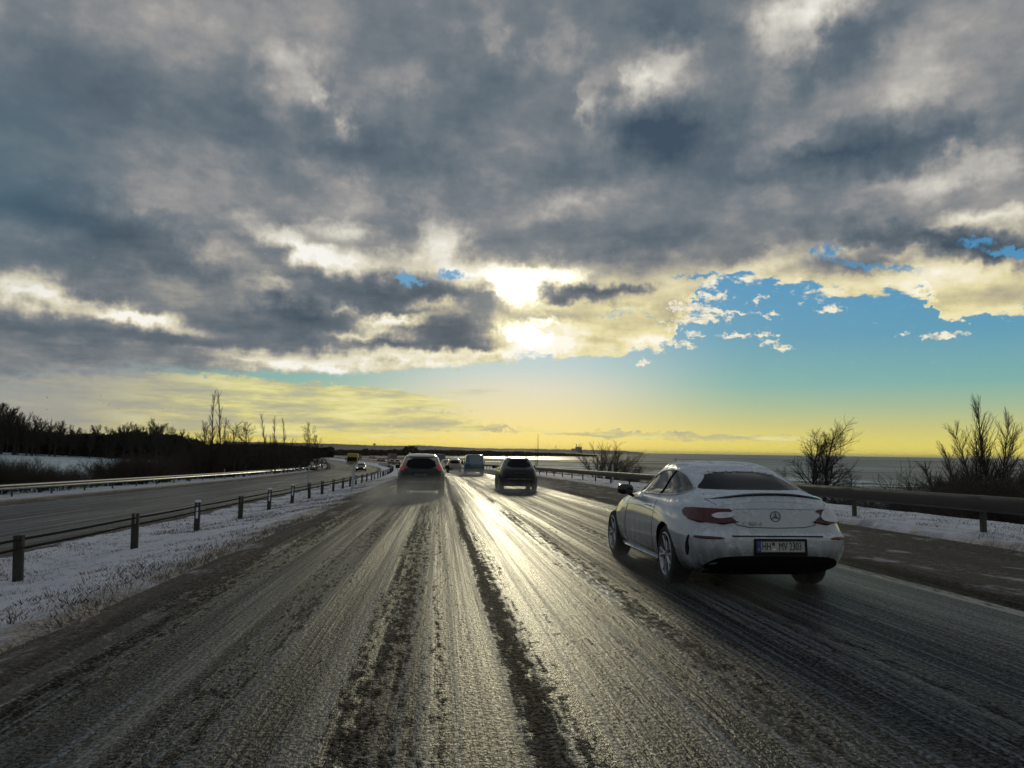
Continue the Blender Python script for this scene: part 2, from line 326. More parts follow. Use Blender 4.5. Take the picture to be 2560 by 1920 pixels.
class MB:
    """Collects boxes, tubes and polygons into one mesh."""
    def __init__(self): self.v = []; self.f = []
    def add(self, vs, fs):
        n = len(self.v); self.v += [tuple(v) for v in vs]; self.f += [tuple(i + n for i in f) for f in fs]; return self
    def box(self, c, s, rz=0.0, tx=1.0, ty=1.0, bev=0.0):
        """box centred on c, size s; tx,ty shrink the top face; bev cuts the vertical edges"""
        hx, hy, hz = s[0] / 2, s[1] / 2, s[2] / 2
        if bev > 0:
            b = bev; pl = [(-hx + b, -hy), (hx - b, -hy), (hx, -hy + b), (hx, hy - b), (hx - b, hy), (-hx + b, hy), (-hx, hy - b), (-hx, -hy + b)]
        else: pl = [(-hx, -hy), (hx, -hy), (hx, hy), (-hx, hy)]
        n = len(pl); vs = []
        for zz, kx, ky in ((-hz, 1, 1), (hz, tx, ty)):
            for (x, y) in pl:
                x *= kx; y *= ky
                vs.append((c[0] + x * math.cos(rz) - y * math.sin(rz), c[1] + x * math.sin(rz) + y * math.cos(rz), c[2] + zz))
        fs = [tuple(range(n - 1, -1, -1)), tuple(range(n, 2 * n))] + [(i, (i + 1) % n, n + (i + 1) % n, n + i) for i in range(n)]
        return self.add(vs, fs)
    def tube(self, pts, rad, k=8, cap=True, flat=None):
        pts = [Vector(p) for p in pts]; rs = rad if hasattr(rad, '__len__') else [rad] * len(pts)
        if len(rs) != len(pts): rs = np.interp(np.linspace(0, 1, len(pts)), np.linspace(0, 1, len(rs)), rs)
        vs = []; up = Vector((0, 0, 1))
        for i, p in enumerate(pts):
            d = (pts[min(i + 1, len(pts) - 1)] - pts[max(i - 1, 0)]).normalized()
            a = d.cross(up)
            if a.length < 1e-3: a = d.cross(Vector((1, 0, 0)))
            a.normalize(); b = a.cross(d)
            for j in range(k):
                t = 2 * math.pi * j / k
                q = a * math.cos(t) * rs[i] + b * math.sin(t) * rs[i] * (flat or 1.0)
                vs.append(p + q)
        fs = [(i * k + j, i * k + (j + 1) % k, (i + 1) * k + (j + 1) % k, (i + 1) * k + j) for i in range(len(pts) - 1) for j in range(k)]
        if cap: fs += [tuple(range(k - 1, -1, -1)), tuple((len(pts) - 1) * k + j for j in range(k))]
        return self.add(vs, fs)
    def lathe(self, prof, axis='X', c=(0, 0, 0), k=32):
        """prof: (position along the axis, radius)"""
        vs = []
        for (a, r) in prof:
            for j in range(k):
                t = 2 * math.pi * j / k; u, w = r * math.cos(t), r * math.sin(t)
                q = (a, u, w) if axis == 'X' else (u, a, w) if axis == 'Y' else (u, w, a)
                vs.append((c[0] + q[0], c[1] + q[1], c[2] + q[2]))
        n = len(prof)
        return self.add(vs, [(i * k + j, i * k + (j + 1) % k, (i + 1) * k + (j + 1) % k, (i + 1) * k + j) for i in range(n - 1) for j in range(k)])
    def build(self, name, m, parent=None, smooth=False):
        o = meshobj(name, self.v, self.f, m, parent, smooth)
        bm = bmesh.new(); bm.from_mesh(o.data); bmesh.ops.recalc_face_normals(bm, faces=bm.faces); bm.to_mesh(o.data); bm.free()
        if smooth: o.data.set_sharp_from_angle(angle=R(38)); 
        return o

# ------------------------------------------------------------------ lie of the land
RAD = 1400.0
def xc(s):                                       # sideways shift of the road's centre line
    s = np.asarray(s, dtype=float)
    q = np.clip(s - 60.0, 0, 560.0)
    return -(q ** 2) / (2 * RAD) - np.clip(s - 620.0, 0, None) * 0.4
def zroad(s):
    s = np.asarray(s, dtype=float)
    return np.where(s < 200, -0.0135 * s, np.where(s < 400, -2.7 - 0.0135 * (s - 200) + 0.0135 * (s - 200) ** 2 / 400.0, -4.05))
def sm(a, b, x):
    t = np.clip((np.asarray(x, dtype=float) - a) / (b - a), 0, 1); return t * t * (3 - 2 * t)
CROSS_L = [-60, -24.2, -22.6, -18.6, -8.2, -7.4, -6.0, -4.6, -3.1, -2.7, -2.3, 0, 8.6, 9.3, 11.2, 60]
CROSS_Z = [-1.0, -1.0, -.95, -.82, -.52, -.50, -.46, -.28, -.04, .03, -.02, 0, -.02, .07, .10, .10]
def cross(l): return np.interp(l, CROSS_L, CROSS_Z)
def vnoise(x, y, seed=0):                        # value noise, vectorised
    xi = np.floor(x).astype(np.int64); yi = np.floor(y).astype(np.int64); fx = x - xi; fy = y - yi
    fx = fx * fx * (3 - 2 * fx); fy = fy * fy * (3 - 2 * fy)
    def h(a, b):
        n = (a * 374761393 + b * 668265263 + seed * 1442695041) & 0x7fffffff
        n = ((n ^ (n >> 13)) * 1274126177) & 0x7fffffff
        return ((n ^ (n >> 16)) & 0xffff) / 65535.0
    return (h(xi, yi) * (1 - fx) + h(xi + 1, yi) * fx) * (1 - fy) + (h(xi, yi + 1) * (1 - fx) + h(xi + 1, yi + 1) * fx) * fy
def fbm(x, y, oct=4, seed=0, gain=0.5):
    a = 0.0; s = 1.0; t = 0.0
    for i in range(oct):
        a = a + s * vnoise(x * 2 ** i, y * 2 ** i, seed + i * 17); t += s; s *= gain
    return a / t
SEA = -10.6
def land(X, Y):
    X = np.asarray(X, dtype=float); Y = np.asarray(Y, dtype=float)
    l = X - xc(Y); zr = zroad(np.minimum(Y, 700))
    corr = zr + cross(l)
    n = fbm(X / 37.0, Y / 37.0, 4, 3) - 0.5
    # west: fields that rise to the wood
    zl = np.where(Y < 420, zr - 1.2, -5.2)
    rise = sm(35, 150, -l) * sm(900, 420, Y)
    zl = zl * (1 - rise) + rise * (-2.5 + 0.0045 * np.clip(Y - 60, 0, 250) - 0.0008 * np.clip(-l - 60, 0, 300))
    far = sm(420, 760, Y)
    zl = zl * (1 - far) + (-5.2 + n * 0.4) * far
    zl = zl + n * 0.5
    # east: bank, scrub and the shore
    tt = sm(12.5, 30, l)
    zs = zr - 2.6 + n * 0.6
    shore = 150 - 0.06 * np.clip(Y - 370, 0, 400) + 24 * (fbm(Y / 90.0, X * 0, 3, 9) - .5)
    k = sm(40, 1.0, shore - X) * sm(700, 560, Y) + sm(560, 720, Y) * sm(-170, 20, X)
    k = np.clip(k, 0, 1)
    marsh = SEA + (fbm(X / 150.0, Y / 48.0, 4, 21) - 0.56) * 2.0
    off = sm(150, 240, X) * (Y < 4000)
    zs2 = np.where(zs < -7.5, -7.5, zs) * (1 - k) + (marsh - off * 1.6) * k
    ze = corr * (1 - tt) + zs2 * tt
    tw = sm(24.6, 33, -l)
    zw = corr * (1 - tw) + zl * tw
    z = np.where(l > 0, ze, zw)
    # beyond the motorway the coastal land gives way to marsh and water
    far2 = sm(700, 860, Y)
    edgex = np.interp(Y, [700, 900, 1400, 2200, 3000], [-60, -120, -300, -520, -800])
    zf = np.where(True, (-5.2) + (SEA + (fbm(X / 260.0, Y / 110.0, 4, 31) - 0.57) * 2.2 + 5.2) * sm(-120, 60, X - edgex), 0)
    z = z * (1 - far2) + zf * far2
    deep = sm(2300, 2600, Y)
    z = z * (1 - deep) + (SEA - 2.0) * deep
    return z
def road_pt(l, s, dz=0.0):
    return Vector((float(l + xc(s)), float(s), float(zroad(s) + cross(l) + dz)))

def grid_sheet(name, ls, ss, zf, m, parent=None, smooth=True):
    """sheet over (lateral, along) with UV = (lateral, along)"""
    L, S = np.meshgrid(ls, ss); X = L + xc(S); Z = zf(L, S)
    v = np.stack([X, S, Z], -1).reshape(-1, 3); nl, ns = len(ls), len(ss)
    i = np.arange(ns - 1)[:, None] * nl + np.arange(nl - 1)[None, :]
    f = np.stack([i, i + 1, i + nl + 1, i + nl], -1).reshape(-1, 4)
    o = meshobj(name, v, f, m, parent, smooth)
    uv = o.data.uv_layers.new(name='road')
    uvs = np.stack([L, S], -1).reshape(-1, 2)[f.ravel()]
    uv.data.foreach_set('uv', uvs.astype(np.float32).ravel())
    return o

# ------------------------------------------------------------------ surfaces
def uvco(N): return N.n('ShaderNodeUVMap', {'uv_map': 'road'}).outputs[0]
def snow_mat(name, grass=0.3, dirt=0.0, edge=None):
    """thin snow over grass: bluish white with stubble and grit; edge = lateral positions where road slush has been thrown"""
    m = bpy.data.materials.new(name); m.use_nodes = True; t = m.node_tree; t.nodes.clear(); N = NT(t)
    p = N.n('ShaderNodeBsdfPrincipled', Roughness=0.75); o = N.n('ShaderNodeOutputMaterial'); N.link(p.outputs[0], o.inputs[0])
    P = N.n('ShaderNodeNewGeometry').outputs['Position']
    a = N.noise(P, 1.3, 5.0, 0.6); b = N.noise(P, 9.0, 5.0, 0.7); c = N.noise(P, 45.0, 3.0, 0.7)
    col = N.ramp(N.m('ADD', N.m('MULTIPLY', a, .5), N.m('MULTIPLY', b, .5)), [(.36, rgb(150,154,170)), (.46, rgb(196,200,214)), (.6, rgb(230,232,244))])
    g = N.mr(N.m('ADD', N.m('MULTIPLY', b, 0.55), N.m('MULTIPLY', a, 0.45)), 0.64 - grass * 0.4, 0.72 - grass * 0.25, 0.0, 0.7)
    col = N.mix(g, col, N.ramp(c, [(.3, rgb(70,62,46)), (.6, rgb(122,112,92)), (.8, rgb(150,146,136))]))
    if edge is not None:
        u = N.n('ShaderNodeSeparateXYZ', _0=uvco(N)).outputs[0]
        w = N.m('ADD', u, N.m('MULTIPLY', N.m('SUBTRACT', N.noise(P, 0.9, 5.0, 0.65), 0.5), edge[2]))
        dm = N.mr(w, edge[0], edge[1], 1.0, 0.0)
        dcol = N.ramp(N.noise(P, 22.0, 5.0, 0.75), [(.36, rgb(62,55,48)), (.48, rgb(116,105,94)), (.58, rgb(166,156,146)), (.72, rgb(212,206,200))])
        col = N.mix(dm, col, dcol)
    N.link(col, p.inputs['Base Color'])
    h = N.m('ADD', N.m('MULTIPLY', b, 0.7), N.m('MULTIPLY', c, 0.5))
    N.link(N.n('ShaderNodeBump', Strength=0.9, Distance=0.05, Height=h).outputs[0], p.inputs['Normal'])
    return m

def land_mat():
    m = bpy.data.materials.new('snowy_land'); m.use_nodes = True; t = m.node_tree; t.nodes.clear(); N = NT(t)
    p = N.n('ShaderNodeBsdfPrincipled', Roughness=0.8); o = N.n('ShaderNodeOutputMaterial'); N.link(p.outputs[0], o.inputs[0])
    P = N.n('ShaderNodeNewGeometry').outputs['Position']; s = N.n('ShaderNodeSeparateXYZ', _0=P)
    a = N.noise(N.v('MULTIPLY', P, (0.012, 0.03, 0.0)), 1.0, 6.0, 0.65)
    b = N.noise(P, 0.35, 6.0, 0.7)
    snow = N.ramp(b, [(.3, rgb(140,166,178)), (.6, rgb(196,208,214))])
    scrub = N.ramp(b, [(.3, rgb(40,34,26)), (.6, rgb(84,72,54)), (.75, rgb(130,120,100))])
    f = N.m('ADD', a, N.m('MULTIPLY', N.m('SUBTRACT', b, 0.5), 0.5))
    # low marsh by the water is brown reed with little snow
    lowz = N.mr(s.outputs[2], SEA + 1.8, SEA + 0.3, 0.0, 0.34)
    east = N.m('MULTIPLY', N.mr(s.outputs[0], 8.0, 30.0, 0.0, .11), N.mr(s.outputs[1], 60.0, 130.0, 0.0, 1.0))
    col = N.mix(N.mr(N.m('ADD', N.m('ADD', f, east), lowz), 0.58, 0.66, 0.0, 1.0), snow, scrub)
    N.link(col, p.inputs['Base Color'])
    return m

def asphalt_mat():
    """salted winter asphalt: wheel tracks polished wet, ridges of grey slush between them"""
    m = bpy.data.materials.new('wet_asphalt'); m.use_nodes = True; t = m.node_tree; t.nodes.clear(); N = NT(t)
    p = N.n('ShaderNodeBsdfPrincipled'); o = N.n('ShaderNodeOutputMaterial'); N.link(p.outputs[0], o.inputs[0])
    U = uvco(N); su = N.n('ShaderNodeSeparateXYZ', _0=U); u, s = su.outputs[0], su.outputs[1]
    wob = N.noise(N.v('MULTIPLY', U, (0.25, 0.045, 0)), 1.0, 3.0, 0.5)
    wob2 = N.noise(N.v('MULTIPLY', U, (1.2, 0.5, 0)), 1.0, 4.0, 0.6)
    uw = N.m('ADD', u, N.m('ADD', N.m('MULTIPLY', N.m('SUBTRACT', wob, 0.5), 0.34), N.m('MULTIPLY', N.m('SUBTRACT', wob2, 0.5), 0.12)))
    # slush depth across the road (0 bare and wet, 1 deep grey slush); -20..12 m mapped to 0..1
    def prof(pts): return [((x + 20.0) / 32.0, v) for x, v in pts]
    uf = N.m('DIVIDE', N.m('ADD', uw, 20.0), 32.0)
    main = N.ramp(uf, prof([(-3.4,.95),(-2.75,.85),(-2.4,.45),(-2.1,.34),(-1.9,.12),(-1.62,.0),(-1.5,.24),(-1.15,.34),(-1.0,.14),(-.66,.0),(-.56,.42),(-.28,.40),(-.1,.16),(.05,.34),(.15,.10),(.46,.02),(.49,.82),(.57,.66),(.64,.32),(.92,.05),(1.6,.12),(1.72,.36),(1.95,.40),(2.08,.20),(2.7,.16),(3.1,.34),(3.3,.12),(4.6,.14),(4.8,.0),(5.4,.05),(5.6,.3),(6.0,.8)]))
    side = N.ramp(uf, prof([(-20,.95),(-19.2,.8),(-18.3,.25),(-17.3,.05),(-16.6,.30),(-15.6,.05),(-14.9,.34),(-13.9,.40),(-13.3,.05),(-12.5,.28),(-11.4,.05),(-10.6,.36),(-9.6,.05),(-8.8,.34),(-8.2,.8),(-5.0,.95),(-3.4,.95),(5.5,.1),(6.0,.8),(6.6,.95),(7.3,.85),(8.0,.95),(12,.95)]))
    ridge = N.m('MAXIMUM', N.m('MULTIPLY', main, N.mr(u, -6.0, -4.0, 0.0, 1.0, False)), N.m('MULTIPLY', side, N.m('MAXIMUM', N.mr(u, -4.0, -3.0, 1.0, 0.0, False), N.mr(u, 5.6, 6.2, 0.0, 1.0, False))))
    streak = N.noise(N.v('MULTIPLY', U, (9.0, 0.22, 0)), 1.0, 4.0, 0.6)
    fine = N.noise(N.v('MULTIPLY', U, (26.0, 0.8, 0)), 1.0, 3.0, 0.6)
    gr = N.noise(N.v('MULTIPLY', U, (1.0, 0.8, 0)), 38.0, 3.0, 0.72)
    gr2 = N.noise(N.v('MULTIPLY', U, (1.0, 0.7, 0)), 13.0, 4.0, 0.75)
    pat = N.noise(U, 2.3, 4.0, 0.6)
    sl = N.m('ADD', ridge, N.m('ADD', N.m('MULTIPLY', N.m('SUBTRACT', streak, 0.5), 0.95), N.m('MULTIPLY', N.m('SUBTRACT', pat, 0.5), 0.14)))
    brk = N.noise(N.v('MULTIPLY', U, (1.0, 0.22, 0)), 16.0, 4.0, 0.7)
    sl = N.m('ADD', sl, N.m('MULTIPLY', N.m('SUBTRACT', brk, 0.5), 1.3))
    sl = N.m('ADD', sl, N.m('MULTIPLY', N.m('SUBTRACT', gr2, 0.5), 0.7))
    sl = N.m('MAXIMUM', N.m('MINIMUM', sl, 1.0), 0.0)
    tyre = N.noise(N.v('MULTIPLY', U, (13.0, 0.035, 0)), 1.0, 4.0, 0.62)
    slc = N.mr(sl, 0.30, 0.62, 0.0, 1.0)
    asph = N.ramp(N.m('ADD', N.m('MULTIPLY', gr, 0.6), N.m('MULTIPLY', fine, 0.4)), [(.34, rgb(8,9,11)), (.5, rgb(19,21,24)), (.66, rgb(54,57,62))])
    slush = N.ramp(N.m('ADD', N.m('MULTIPLY', gr2, .6), N.m('MULTIPLY', gr, .4)), [(.36, rgb(16,14,12)), (.48, rgb(34,30,27)), (.58, rgb(64,58,52)), (.66, rgb(116,108,100)), (.76, rgb(180,174,166))])
    thrown = N.ramp(N.m('ADD', N.m('MULTIPLY', gr2, .65), N.m('MULTIPLY', gr, .35)), [(.34, rgb(44,40,37)), (.46, rgb(86,80,74)), (.55, rgb(128,121,113)), (.64, rgb(178,172,165)), (.74, rgb(222,218,212))])
    thrown = N.mix(N.mr(N.noise(N.v('MULTIPLY', U, (1.6, 0.12, 0)), 1.0, 4.0, .65), .42, .60, 0.0, .75), thrown, rgb(92,88,84))
    thrown = N.mix(N.mr(N.noise(N.v('MULTIPLY', U, (1.1, 0.5, 0)), 1.3, 5.0, .7), .54, .66, 0.0, .8), thrown, rgb(190,190,194))
    verge_ = N.m('MAXIMUM', N.mr(u, -2.2, -2.8, 0.0, 1.0), N.mr(u, 5.8, 6.6, 0.0, 1.0))
    slush = N.mix(verge_, slush, thrown)
    asph = N.mix(N.mr(tyre, .50, .60, 0.0, .62), asph, N.ramp(gr, [(.34, rgb(46,50,56)), (.66, rgb(140,146,154))]))
    col = N.mix(slc, asph, slush)
    salt = N.mr(N.m('ADD', streak, N.m('MULTIPLY', gr, 0.35)), 0.70, 0.86, 0.0, 0.5)
    film = N.ramp(N.m('DIVIDE', N.m('ADD', uw, 4.0), 8.0), [((x + 4) / 8, v) for x, v in [(-2.15,0),(-2.0,.4),(-1.85,0),(-1.68,0),(-1.58,.75),(-1.46,0),(-1.02,0),(-.97,.4),(-.9,0),(-.74,0),(-.67,.9),(-.60,0),(-.12,0),(-.06,.6),(.02,0),(.3,0),(.44,.6),(.49,0),(1.66,0),(1.8,.8),(1.92,0),(2.9,0),(3.05,.5),(3.15,0)]])  # pale lines paint the sky's reflection on wet tracks into the colour
    salt = N.m('MAXIMUM', salt, N.m('MULTIPLY', film, N.mr(N.m('ADD', N.m('MULTIPLY', gr2, .7), N.m('MULTIPLY', gr, .3)), .36, .60, .15, .85)))  # salt streaks joined with the painted track sheen
    col = N.mix(salt, col, rgb(128,126,122))
    # white paint: dashed lane line and edge lines
    dash = N.mr(N.m('MODULO', N.m('ADD', s, 52.0), 15.0), 9.6, 9.7, 1.0, 0.0)
    def line(c, w, d=None):
        a = N.mr(N.m('ABSOLUTE', N.m('SUBTRACT', u, c)), w, w + 0.02, 1.0, 0.0)
        return a if d is None else N.m('MULTIPLY', a, d)
    dash2 = N.mr(N.m('MODULO', N.m('ADD', s, 33.0), 9.0), 4.4, 4.5, 1.0, 0.0)
    far_ = N.mr(s, 24.0, 40.0, 0.25, 1.0)
    lines = N.m('MAXIMUM', N.m('MULTIPLY', line(1.8, 0.07), N.m('MULTIPLY', dash, 1.0)), N.m('MULTIPLY', line(-2.43, 0.07, dash2), far_))
    lines = N.m('MAXIMUM', lines, N.m('MULTIPLY', N.m('MAXIMUM', line(5.6, 0.09), line(-18.45, 0.10)), 0.5))
    lines = N.m('MAXIMUM', lines, N.m('MULTIPLY', line(-13.4, 0.06, dash), .3))
    lines = N.m('MULTIPLY', lines, N.mr(N.m('ADD', gr2, N.m('MULTIPLY', sl, 0.45)), 0.72, 0.98, 0.95, 0.0))
    col = N.mix(lines, col, rgb(196,196,190))
    N.link(col, p.inputs['Base Color'])
    # wet film: smooth in the tracks, broken where slush lies
    wet = N.mr(pat, 0.35, 0.65, 0.36, 0.50)
    lane = N.noise(N.v('MULTIPLY', U, (3.2, 0.05, 0)), 1.0, 3.0, 0.6)
    wet = N.mr(N.m('ADD', N.m('MULTIPLY', lane, .5), N.m('MULTIPLY', tyre, .5)), 0.40, 0.60, 0.22, 0.46)
    rough = N.m('ADD', N.m('MULTIPLY', wet, N.m('SUBTRACT', 1.0, slc)), N.m('MULTIPLY', slc, 0.72))
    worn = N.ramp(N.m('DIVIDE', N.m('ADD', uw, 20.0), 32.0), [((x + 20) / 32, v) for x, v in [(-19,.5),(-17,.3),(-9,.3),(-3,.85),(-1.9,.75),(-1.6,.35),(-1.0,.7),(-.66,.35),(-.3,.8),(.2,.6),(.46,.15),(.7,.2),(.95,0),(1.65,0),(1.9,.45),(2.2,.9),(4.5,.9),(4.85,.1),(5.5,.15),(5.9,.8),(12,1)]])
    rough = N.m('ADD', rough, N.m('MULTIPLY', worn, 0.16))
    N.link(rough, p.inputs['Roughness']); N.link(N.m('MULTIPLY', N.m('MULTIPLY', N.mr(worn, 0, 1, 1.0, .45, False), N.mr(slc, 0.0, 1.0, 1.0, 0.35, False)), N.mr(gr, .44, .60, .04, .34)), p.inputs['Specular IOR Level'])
    h = N.m('ADD', N.m('MULTIPLY', gr, N.m('MULTIPLY_ADD', slc, 0.5, 0.45)), N.m('MULTIPLY', gr2, N.m('MULTIPLY_ADD', slc, 2.4, 0.35)))
    h = N.m('ADD', h, N.m('MULTIPLY', tyre, 0.5))
    h = N.m('ADD', h, N.m('MULTIPLY', fine, 0.12))
    N.link(N.n('ShaderNodeBump', Strength=1.0, Distance=0.032, Height=h).outputs[0], p.inputs['Normal'])
    return m

def sea_mat():
    m = bpy.data.materials.new('grey_sea'); m.use_nodes = True; t = m.node_tree; t.nodes.clear(); N = NT(t)
    p = N.n('ShaderNodeBsdfPrincipled', Roughness=0.22); o = N.n('ShaderNodeOutputMaterial'); N.link(p.outputs[0], o.inputs[0])
    p.inputs['Base Color'].default_value = rgb(74,64,54); p.inputs['Specular IOR Level'].default_value = 0.4
    P = N.n('ShaderNodeNewGeometry').outputs['Position']
    w = N.noise(N.v('MULTIPLY', P, (0.25, 0.6, 0)), 1.0, 6.0, 0.65)
    w2 = N.noise(N.v('MULTIPLY', P, (0.004, 0.02, 0)), 1.0, 4.0, 0.6)
    N.link(N.mr(w2, .35, .65, .30, .50), p.inputs['Roughness'])
    N.link(N.n('ShaderNodeBump', Strength=0.6, Distance=0.7, Height=w).outputs[0], p.inputs['Normal'])
    return m

def nonuni(a, b, n, p=2.0, c=0.0):
    """spacing that is dense around c and wide at the ends"""
    t = np.linspace(0, 1, n)
    return c + (b - c) * t ** p if a == c else np.concatenate([(c - (c - a) * t[::-1] ** p)[:-1], c + (b - c) * t ** p])

SNOW_L = snow_mat('snow_on_grass', grass=0.34, edge=(-2.95, -3.9, 1.9))
M_ROAD = asphalt_mat(); M_LAND = land_mat(); M_SEA = sea_mat()
SNOW_R = snow_mat('snow_on_bank', grass=0.2, edge=(9.15, 9.9, 0.9))
SNOW_W = snow_mat('snow_by_far_rail', grass=0.45, edge=(-21.2, -22.2, 1.2))
# edge tuples: slush where the lateral position lies beyond the first value

# ground: one sheet to the horizon
gx = np.unique(np.concatenate([np.linspace(-26, 13, 27), nonuni(-4000, 4000, 90, 3.0, 0.0), np.linspace(13, 240, 60), np.linspace(-180, -26, 50)]))
gs = np.unique(np.concatenate([np.linspace(-40, 700, 150), np.linspace(700, 3000, 120), 3000 + 27000 * np.linspace(0, 1, 24) ** 2]))
def ground_z(L, S):
    X = L + xc(S); z = land(X, S)
    inside = sm(-24.7, -23.7, L) * sm(12.4, 11.4, L) * (S < 690)
    return z - inside * 0.25
tag(grid_sheet('ground', gx, gs, ground_z, M_LAND), kind='structure')
# sea
sx_ = np.linspace(-40000, 40000, 9); sy_ = np.array([-2000., 0, 400, 2000, 8000, 20000, 43000])
Lx, Sy = np.meshgrid(sx_, sy_)
i_ = np.arange(len(sy_) - 1)[:, None] * len(sx_) + np.arange(len(sx_) - 1)[None, :]
tag(meshobj('sea', np.stack([Lx, Sy, np.full_like(Lx, SEA)], -1).reshape(-1, 3), np.stack([i_, i_ + 1, i_ + len(sx_) + 1, i_ + len(sx_)], -1).reshape(-1, 4), M_SEA), kind='structure')

ssr = np.unique(np.concatenate([np.linspace(-12, 60, 290), np.linspace(60, 680, 190)]))
def zrd(L, S):
    return zroad(S) + np.interp(L, CROSS_L, CROSS_Z) - 0.012 * np.cos(L * 2 * np.pi / 1.85) * sm(9, 7, L)
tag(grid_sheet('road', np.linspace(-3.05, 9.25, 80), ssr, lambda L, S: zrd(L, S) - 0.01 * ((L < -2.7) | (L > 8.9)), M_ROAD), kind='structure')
tag(grid_sheet('oncoming_road', np.linspace(-21.6, -7.9, 46), ssr, lambda L, S: zroad(S) + cross(L), M_ROAD), kind='structure')
# snowy verges with real lumps
def verge(name, l0, l1, m, n_l, amp, ends):
    """ends: ragged borders where the snow thins out over the road sheet"""
    ss = np.unique(np.concatenate([np.linspace(-4, 18, 330), np.linspace(18, 60, 300), np.linspace(60, 680, 240)]))
    def z(L, S):
        base = zroad(S) + cross(L)
        lump = fbm(L * 1.1, S * 0.8, 5, 5, 0.62) * amp + fbm(L * 6, S * 5, 3, 8) * amp * 0.35
        e = np.ones_like(L)
        rag = (fbm(L * 0.3, S * 0.55, 5, 12, 0.6) - 0.5) * 0.9
        for (p, side) in ends:
            e = e * sm(0.0, 0.35, (L - p) * side + rag)
        return base - 0.09 + e * (0.09 + lump * 0.9)
    return tag(grid_sheet(name, np.linspace(l0, l1, n_l), ss, z, m), kind='structure')
verge('snowy_median', -8.3, -2.45, SNOW_L, 120, 0.10, [(-2.95, -1), (-7.95, 1)])
verge('snowy_verge', 8.9, 12.6, SNOW_R, 70, 0.09, [(9.2, 1)])
verge('far_snowy_verge', -24.7, -20.6, SNOW_W, 34, 0.08, [(-20.9, -1)])

# ------------------------------------------------------------------ vehicles
def pchip(xs, ys):
    xs = np.array(xs, float); ys = np.array(ys, float); h = np.diff(xs); d = np.diff(ys) / h
    m = np.zeros(len(xs)); m[0] = d[0]; m[-1] = d[-1]
    for i in range(1, len(xs) - 1):
        if d[i - 1] * d[i] > 0:
            w1 = 2 * h[i] + h[i - 1]; w2 = h[i] + 2 * h[i - 1]; m[i] = (w1 + w2) / (w1 / d[i - 1] + w2 / d[i])
    def f(x):
        x = np.clip(x, xs[0], xs[-1]); i = np.clip(np.searchsorted(xs, x) - 1, 0, len(xs) - 2)
        t = (x - xs[i]) / h[i]
        return ((1 + 2 * t) * (1 - t) ** 2 * ys[i] + t * (1 - t) ** 2 * h[i] * m[i] + t * t * (3 - 2 * t) * ys[i + 1] + t * t * (t - 1) * h[i] * m[i + 1])
    return f

class Shell:
    """A vehicle skin made of rounded horizontal outlines: at every height a rear end yr, a front end yf, a half width w
    and a corner roundness n.  Local axes: x to the vehicle's right, y forwards, rear at y = 0, ground at z = 0."""
    def __init__(self, rows, haunch=()):
        rows = sorted(rows); z = [r[0] for r in rows]; self.z0, self.z1 = z[0], z[-1]
        self.yr, self.yf, self.w, self.nr, self.nf = (pchip(z, [r[k] for r in rows]) for k in range(1, 6))
        self.haunch = haunch; self._arc = {}
    def bulge(self, y, z):
        return sum(a * np.exp(-((y - yy) / sy) ** 2 - ((z - zz) / sz) ** 2) for yy, zz, sy, sz, a in self.haunch)
    def slice(self, th, z):
        yr, yf, w = self.yr(z), self.yf(z), self.w(z); c, s = np.cos(th), np.sin(th)
        n = np.where(s < 0, self.nr(z), self.nf(z)); a = (yf - yr) / 2
        x = w * np.sign(c) * np.abs(c) ** (2 / n); y = (yf + yr) / 2 + a * np.sign(s) * np.abs(s) ** (2 / n)
        x = x + np.sign(x) * self.bulge(y, z) * np.minimum(np.abs(x) / w, 1) ** 4
        return x, y
    def rear(self, x, z):
        w, n = self.w(z), self.nr(z); a = (self.yf(z) - self.yr(z)) / 2
        q = max(0.0, 1 - min(abs(x) / w, 1) ** n) ** (1 / n)
        return Vector((x, float((self.yf(z) + self.yr(z)) / 2 - a * q), z))
    def front(self, x, z):
        w, n = self.w(z), self.nf(z); a = (self.yf(z) - self.yr(z)) / 2
        q = max(0.0, 1 - min(abs(x) / w, 1) ** n) ** (1 / n)
        return Vector((x, float((self.yf(z) + self.yr(z)) / 2 + a * q), z))
    def side(self, y, z, sgn=-1):
        yc = (self.yf(z) + self.yr(z)) / 2; a = (self.yf(z) - self.yr(z)) / 2
        n = self.nr(z) if y < yc else self.nf(z)
        x = self.w(z) * max(0.0, 1 - min(abs(y - yc) / a, 1) ** n) ** (1 / n) + self.bulge(y, z)
        return Vector((sgn * float(x), y, z))
    def wrap(self, s, z, front=False):
        """point at arc length s around the corner from the centre of the rear (or front) end"""
        key = (round(z, 3), front)
        if key not in self._arc:
            th = (np.pi / 2 if front else -np.pi / 2) + np.concatenate([[0], np.geomspace(1e-4, np.pi / 2, 240)]) * (-1 if front else 1)
            x, y = self.slice(th, round(z, 3)); self._arc[key] = (np.concatenate([[0], np.cumsum(np.hypot(np.diff(x), np.diff(y)))]), x, y)
        L, x, y = self._arc[key]
        return Vector((math.copysign(float(np.interp(abs(s), L, x)), s), float(np.interp(abs(s), L, y)), z))
    def skin(self, nz=70, k=144):
        u = np.linspace(0, 1, nz); zs = self.z0 + (self.z1 - self.z0) * (1 - (1 - u) ** 1.5)
        t = np.linspace(0, 2 * np.pi, k, endpoint=False) + np.pi / k
        vs = []
        for z in zs:
            x, y = self.slice(t, z); vs += [(float(a), float(b), float(z)) for a, b in zip(x, y)]
        fs = [(i * k + j, i * k + (j + 1) % k, (i + 1) * k + (j + 1) % k, (i + 1) * k + j) for i in range(nz - 1) for j in range(k)]
        fs += [tuple(range(k - 1, -1, -1)), tuple((nz - 1) * k + j for j in range(k))]
        return vs, fs

